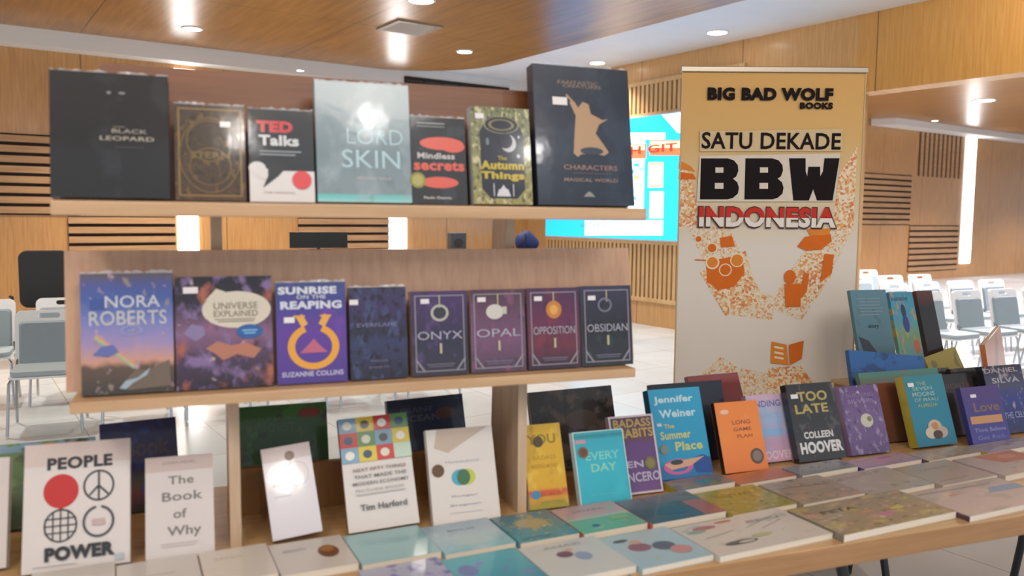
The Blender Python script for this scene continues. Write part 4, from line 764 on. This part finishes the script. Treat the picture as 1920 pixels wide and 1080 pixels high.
# --- books lying flat on the front tables
pi, la, cy = '#b99aa4', '#a5b7c4', '#7fb9c4'
def busy(c, bl, sc=5): return cover([(0, c[0]), (1, c[1])], blot=[(b_, a_) for b_, a_ in bl], scale=sc, soft=.08)
lay('violet and white book peeking at the bottom edge left of centre', 0, 700, 860, busy(('#8a8cb4', '#a8acc0'), [('#6c70a8', .3)], 4), [])
lay('blue-grey book cover nearest the bottom edge at centre', 0, 860, 1010, cover([(0, '#3f86a4'), (.8, '#57a8b8'), (1, '#5fa6b2')], blot=[('#7a84b8', .2)], scale=4), [('e', .2, .6, .12, .15, '#6c7cb0')])
lay('white book with small purple figures at the bottom edge', 0, 1010, 1165, plain('#b9c0c2'), [('e', .42, .62, .10, .09, '#6f5468'), ('e', .60, .5, .10, .12, '#8a9cbc'), ('e', .52, .72, .05, .05, '#c9a89c'), ('t', 'ANAK', .5, .86, .5, .07, '#98a0a4', .01)])
lay('sky blue storybook with pink figures at the bottom edge', 0, 1165, 1305, cover([(0, '#93b4c4'), (1, '#a6bcc4')], blot=[('#9cb0a4', .15)], scale=4), [('e', .32, .55, .15, .12, '#8a6478'), ('e', .62, .48, .15, .13, '#5c6474'), ('e', .35, .70, .08, .06, '#c2a498'), ('e', .75, .30, .14, .12, '#b8888c'), ('e', .2, .8, .1, .04, '#5a5a60')])
lay('large white comic book with thin drawings at the table edge', 0, 1305, 1530, busy(('#bdbab4', '#c2bdb8'), [('#a8a8a4', .2)], 5), [('e', .22, .82, .10, .06, '#a87078'), ('e', .42, .90, .08, .03, '#b86c5c'), ('e', .12, .74, .08, .05, '#88a098'), ('e', .3, .25, .14, .06, '#55585a'), ('e', .34, .24, .07, .03, '#bdbab4'), ('e', .52, .34, .09, .05, '#b0b080'), ('l', .5, .6, .9, .85, .006, '#8a8a8c'), ('l', .6, .5, .85, .66, .006, '#8a8a8c'), ('l', .1, .5, .4, .6, .006, '#9a9a9c'), ('t', 'SERI', .72, .75, .3, .07, '#9c9ca0', .01)])
lay('olive and pink map book with striped edge at the table edge', 0, 1530, 1760, busy(('#8d8068', '#8f8472'), [('#a89a5c', .25), ('#b08a80', .2), ('#6a5c4c', .22), ('#b5a890', .15)], 6), [('e', .55, .35, .07, .05, '#b56a9c'), ('e', .7, .45, .06, .04, '#c2b45a'), ('e', .45, .5, .06, .04, '#b8846c'), ('t', 'PETA', .3, .7, .3, .1, '#5c5044', .02)], spine='#7c7468')
lay('pale mauve book with blue corner at the right table edge', 0, 1760, 1950, cover([(0, '#b0a0a0'), (1, '#a89c9a')], blot=[('#9c9490', .3), ('#b8a89c', .2)], scale=4), [('p', [(.6, .55), (1, .5), (1, .7), (.7, .72)], '#6c8cb0'), ('l', .05, .9, .8, .84, .012, '#7c6c68'), ('e', .3, .7, .05, .03, '#b8806c')], spine='#4a3038')
lay('plain white book at the bottom edge below the red disc book', 1, 60, 225, plain('#c4c0bc'), [('r', .2, .4, .4, .02, '#b0acaa')])
lay('plain white book at the bottom edge below the book of why', 1, 225, 385, plain('#c2bebb'), [('r', .2, .5, .5, .03, '#a8a4a4')])
lay('plain cream book at the bottom edge left of the brown picture book', 1, 385, 520, plain('#c6c0b8'), [('t', 'SENJA', .4, .7, .4, .06, '#a8a49c', .01)])
lay('white book with brown picture, lower left of the pale cyan book', 1, 520, 665, plain('#bfbab5'), [('e', .72, .52, .14, .20, '#6c4630'), ('e', .72, .60, .09, .10, '#9a6a38'), ('t', 'BROWN', .3, .7, .3, .08, '#9a9490', .01)])
lay('plain pale cyan book at the centre of the front row', 1, 665, 815, plain('#8fb6bc', rough=.12), [('t', 'LANANG', .65, .55, .2, .03, '#6a98a4', .0), ('r', .58, .64, .3, .006, '#6a98a4')], spine='#a9b4b4')
lay('pale blue book with white cloud shape, right of the pale cyan one', 1, 815, 950, cover([(0, '#86b8c6'), (.5, '#a4bac4'), (1, '#92a8b8')], blot=[('#b6c2c6', .3), ('#7faabc', .2)], scale=4, soft=.2), [('e', .5, .3, .3, .14, '#a9c2c8'), ('t', 'MATA AIR', .5, .72, .4, .06, '#7c8a98', .01)])
lay('landscape book in teal and yellow, right of the pale blue cloud book', 1, 950, 1065, busy(('#3f8fa4', '#5f7c84'), [('#9a9a70', .3), ('#c0bd98', .12), ('#3a7a6c', .2)], 6), [('e', .5, .6, .25, .18, '#a29c7a'), ('r', .1, .08, .5, .06, '#2c7c9c')])
lay('pink and mint green book behind the landscape one', 1, 1065, 1190, cover([(0, '#5fa890'), (.45, '#6ca894'), (.5, '#a8b4a8'), (.6, '#b59aa0'), (1, '#a9999c')], blot=[('#8ab0a0', .2), ('#b88f98', .15)], scale=5), [('e', .3, .2, .06, .05, '#2c6a80'), ('t', 'UDARA', .5, .78, .5, .08, '#96808c', .01), ('r', .6, .3, .3, .1, '#86b070')], spine='#b0685c')
lay('slate blue glossy book with red left edge behind the mint green one', 1, 1190, 1335, cover([(0, '#3c5c6c'), (.5, '#3f6474'), (1, '#77767f')], blot=[('#54486c', .2), ('#2c4450', .3)], scale=4, soft=.2), [('r', .72, .0, .28, .6, '#9c6a68'), ('e', .45, .35, .2, .16, '#2f6078')], spine='#b8584a')
lay('green and yellow scene book right of the slate blue one', 1, 1335, 1465, busy(('#8f8a44', '#a09850'), [('#7c8a54', .3), ('#b0a068', .25), ('#6c5c48', .15)], 6), [('t', 'HUTAN', .5, .7, .5, .12, '#7c743c', .01)])
lay('beige glossy book with brown stripes right of the one with the painted salmon reflection', 1, 1465, 1590, busy(('#8f8478', '#9a9088'), [('#a48c78', .3), ('#77706c', .25), ('#a9a29c', .2)], 5), [('l', .1, .7, .9, .6, .02, '#7a6c5c'), ('l', .1, .5, .9, .42, .015, '#b09c84')])
lay('grey beige magazine in the middle of the right table', 1, 1590, 1720, busy(('#9a9690', '#a39c98'), [('#aa9c98', .3), ('#868480', .2)], 4), [('t', 'KISAH', .4, .8, .4, .07, '#8a8480', .01)])
lay('plain taupe book left of the pinkish one with the orange corner', 1, 1720, 1835, plain('#a0948c', rough=.3), [('t', 'LANGIT', .5, .7, .5, .08, '#857a74', .01), ('r', .1, .15, .5, .03, '#8f8580')])
lay('pinkish book with orange corner at the right edge', 1, 1835, 1960, cover([(0, '#a89c98'), (1, '#9c9090')], blot=[('#b0684c', .15), ('#8c8480', .2)], scale=4), [('p', [(.45, .5), (1, .5), (1, 1), (.3, .95)], '#a8604a'), ('e', .7, .75, .14, .1, '#b8805c')])
lay('multicoloured book with yellow spine below the tall blue novel', 2, 1256, 1370, busy(('#6c7c80', '#84727a'), [('#8a8a58', .3), ('#3f8090', .25), ('#a87c6c', .15)], 6), [('e', .6, .5, .15, .12, '#3f94a4')], spine='#a89c28')
lay('glossy book below the orange novel, painted with its salmon pink reflection', 2, 1370, 1485, cover([(0, '#a8745c'), (.6, '#b5705c'), (1, '#c07848')], blot=[('#8f7a74', .25)], scale=3, soft=.3), [('r', .1, .1, .4, .03, '#a89890')])  # the orange novel's reflection is painted into these cover colours
lay('grey-blue mottled book below the black novel', 2, 1485, 1600, busy(('#7a828c', '#8c8c94'), [('#5c6c8c', .25), ('#9c9684', .25)], 6), [])
lay('lilac glossy book with dark blue edge below the teal novel', 2, 1600, 1720, cover([(0, '#9a8aa8'), (.5, '#b098a8'), (1, '#a890a0')], blot=[('#b87c98', .15), ('#8c8cb0', .2)], scale=3, soft=.2), [('e', .62, .74, .13, .09, '#b8708c'), ('r', .1, .9, .3, .05, '#d4ccd0')], spine='#2c2c70')
lay('cream book with thin writing, right of the lilac one', 2, 1720, 1830, busy(('#9a9084', '#a69c94'), [('#8f7f74', .25), ('#b0a89c', .25)], 6), [('r', .1, .8, .6, .03, '#857c78')], spine='#4a4858')
lay('yellow-spined book below the violet one at the right', 2, 1830, 1950, busy(('#8c8698', '#a09a9c'), [('#7c7888', .3)], 5), [], spine='#aaa034')
# ceiling lamp over the photographer whose glare sits on the teal book
teal_book = [o for o in scn.objects if o.get('label', '').startswith('large teal')][0]
bpy.context.view_layer.update()
MW = teal_book.matrix_world; nb = (MW.to_3x3() @ Vector((0, -1, 0))).normalized(); d = ray(690, 228).normalized(); O = Vector((0, 0, EYE))
k = (MW.translation-O).dot(nb)/d.dot(nb); H = O+d*k; r_ = d-2*d.dot(nb)*nb
L = H+r_*((HC-.2-H.z)/r_.z) if r_.z > .05 else H+r_*3
print('glare lamp', L); bulb(L, 22, .10)
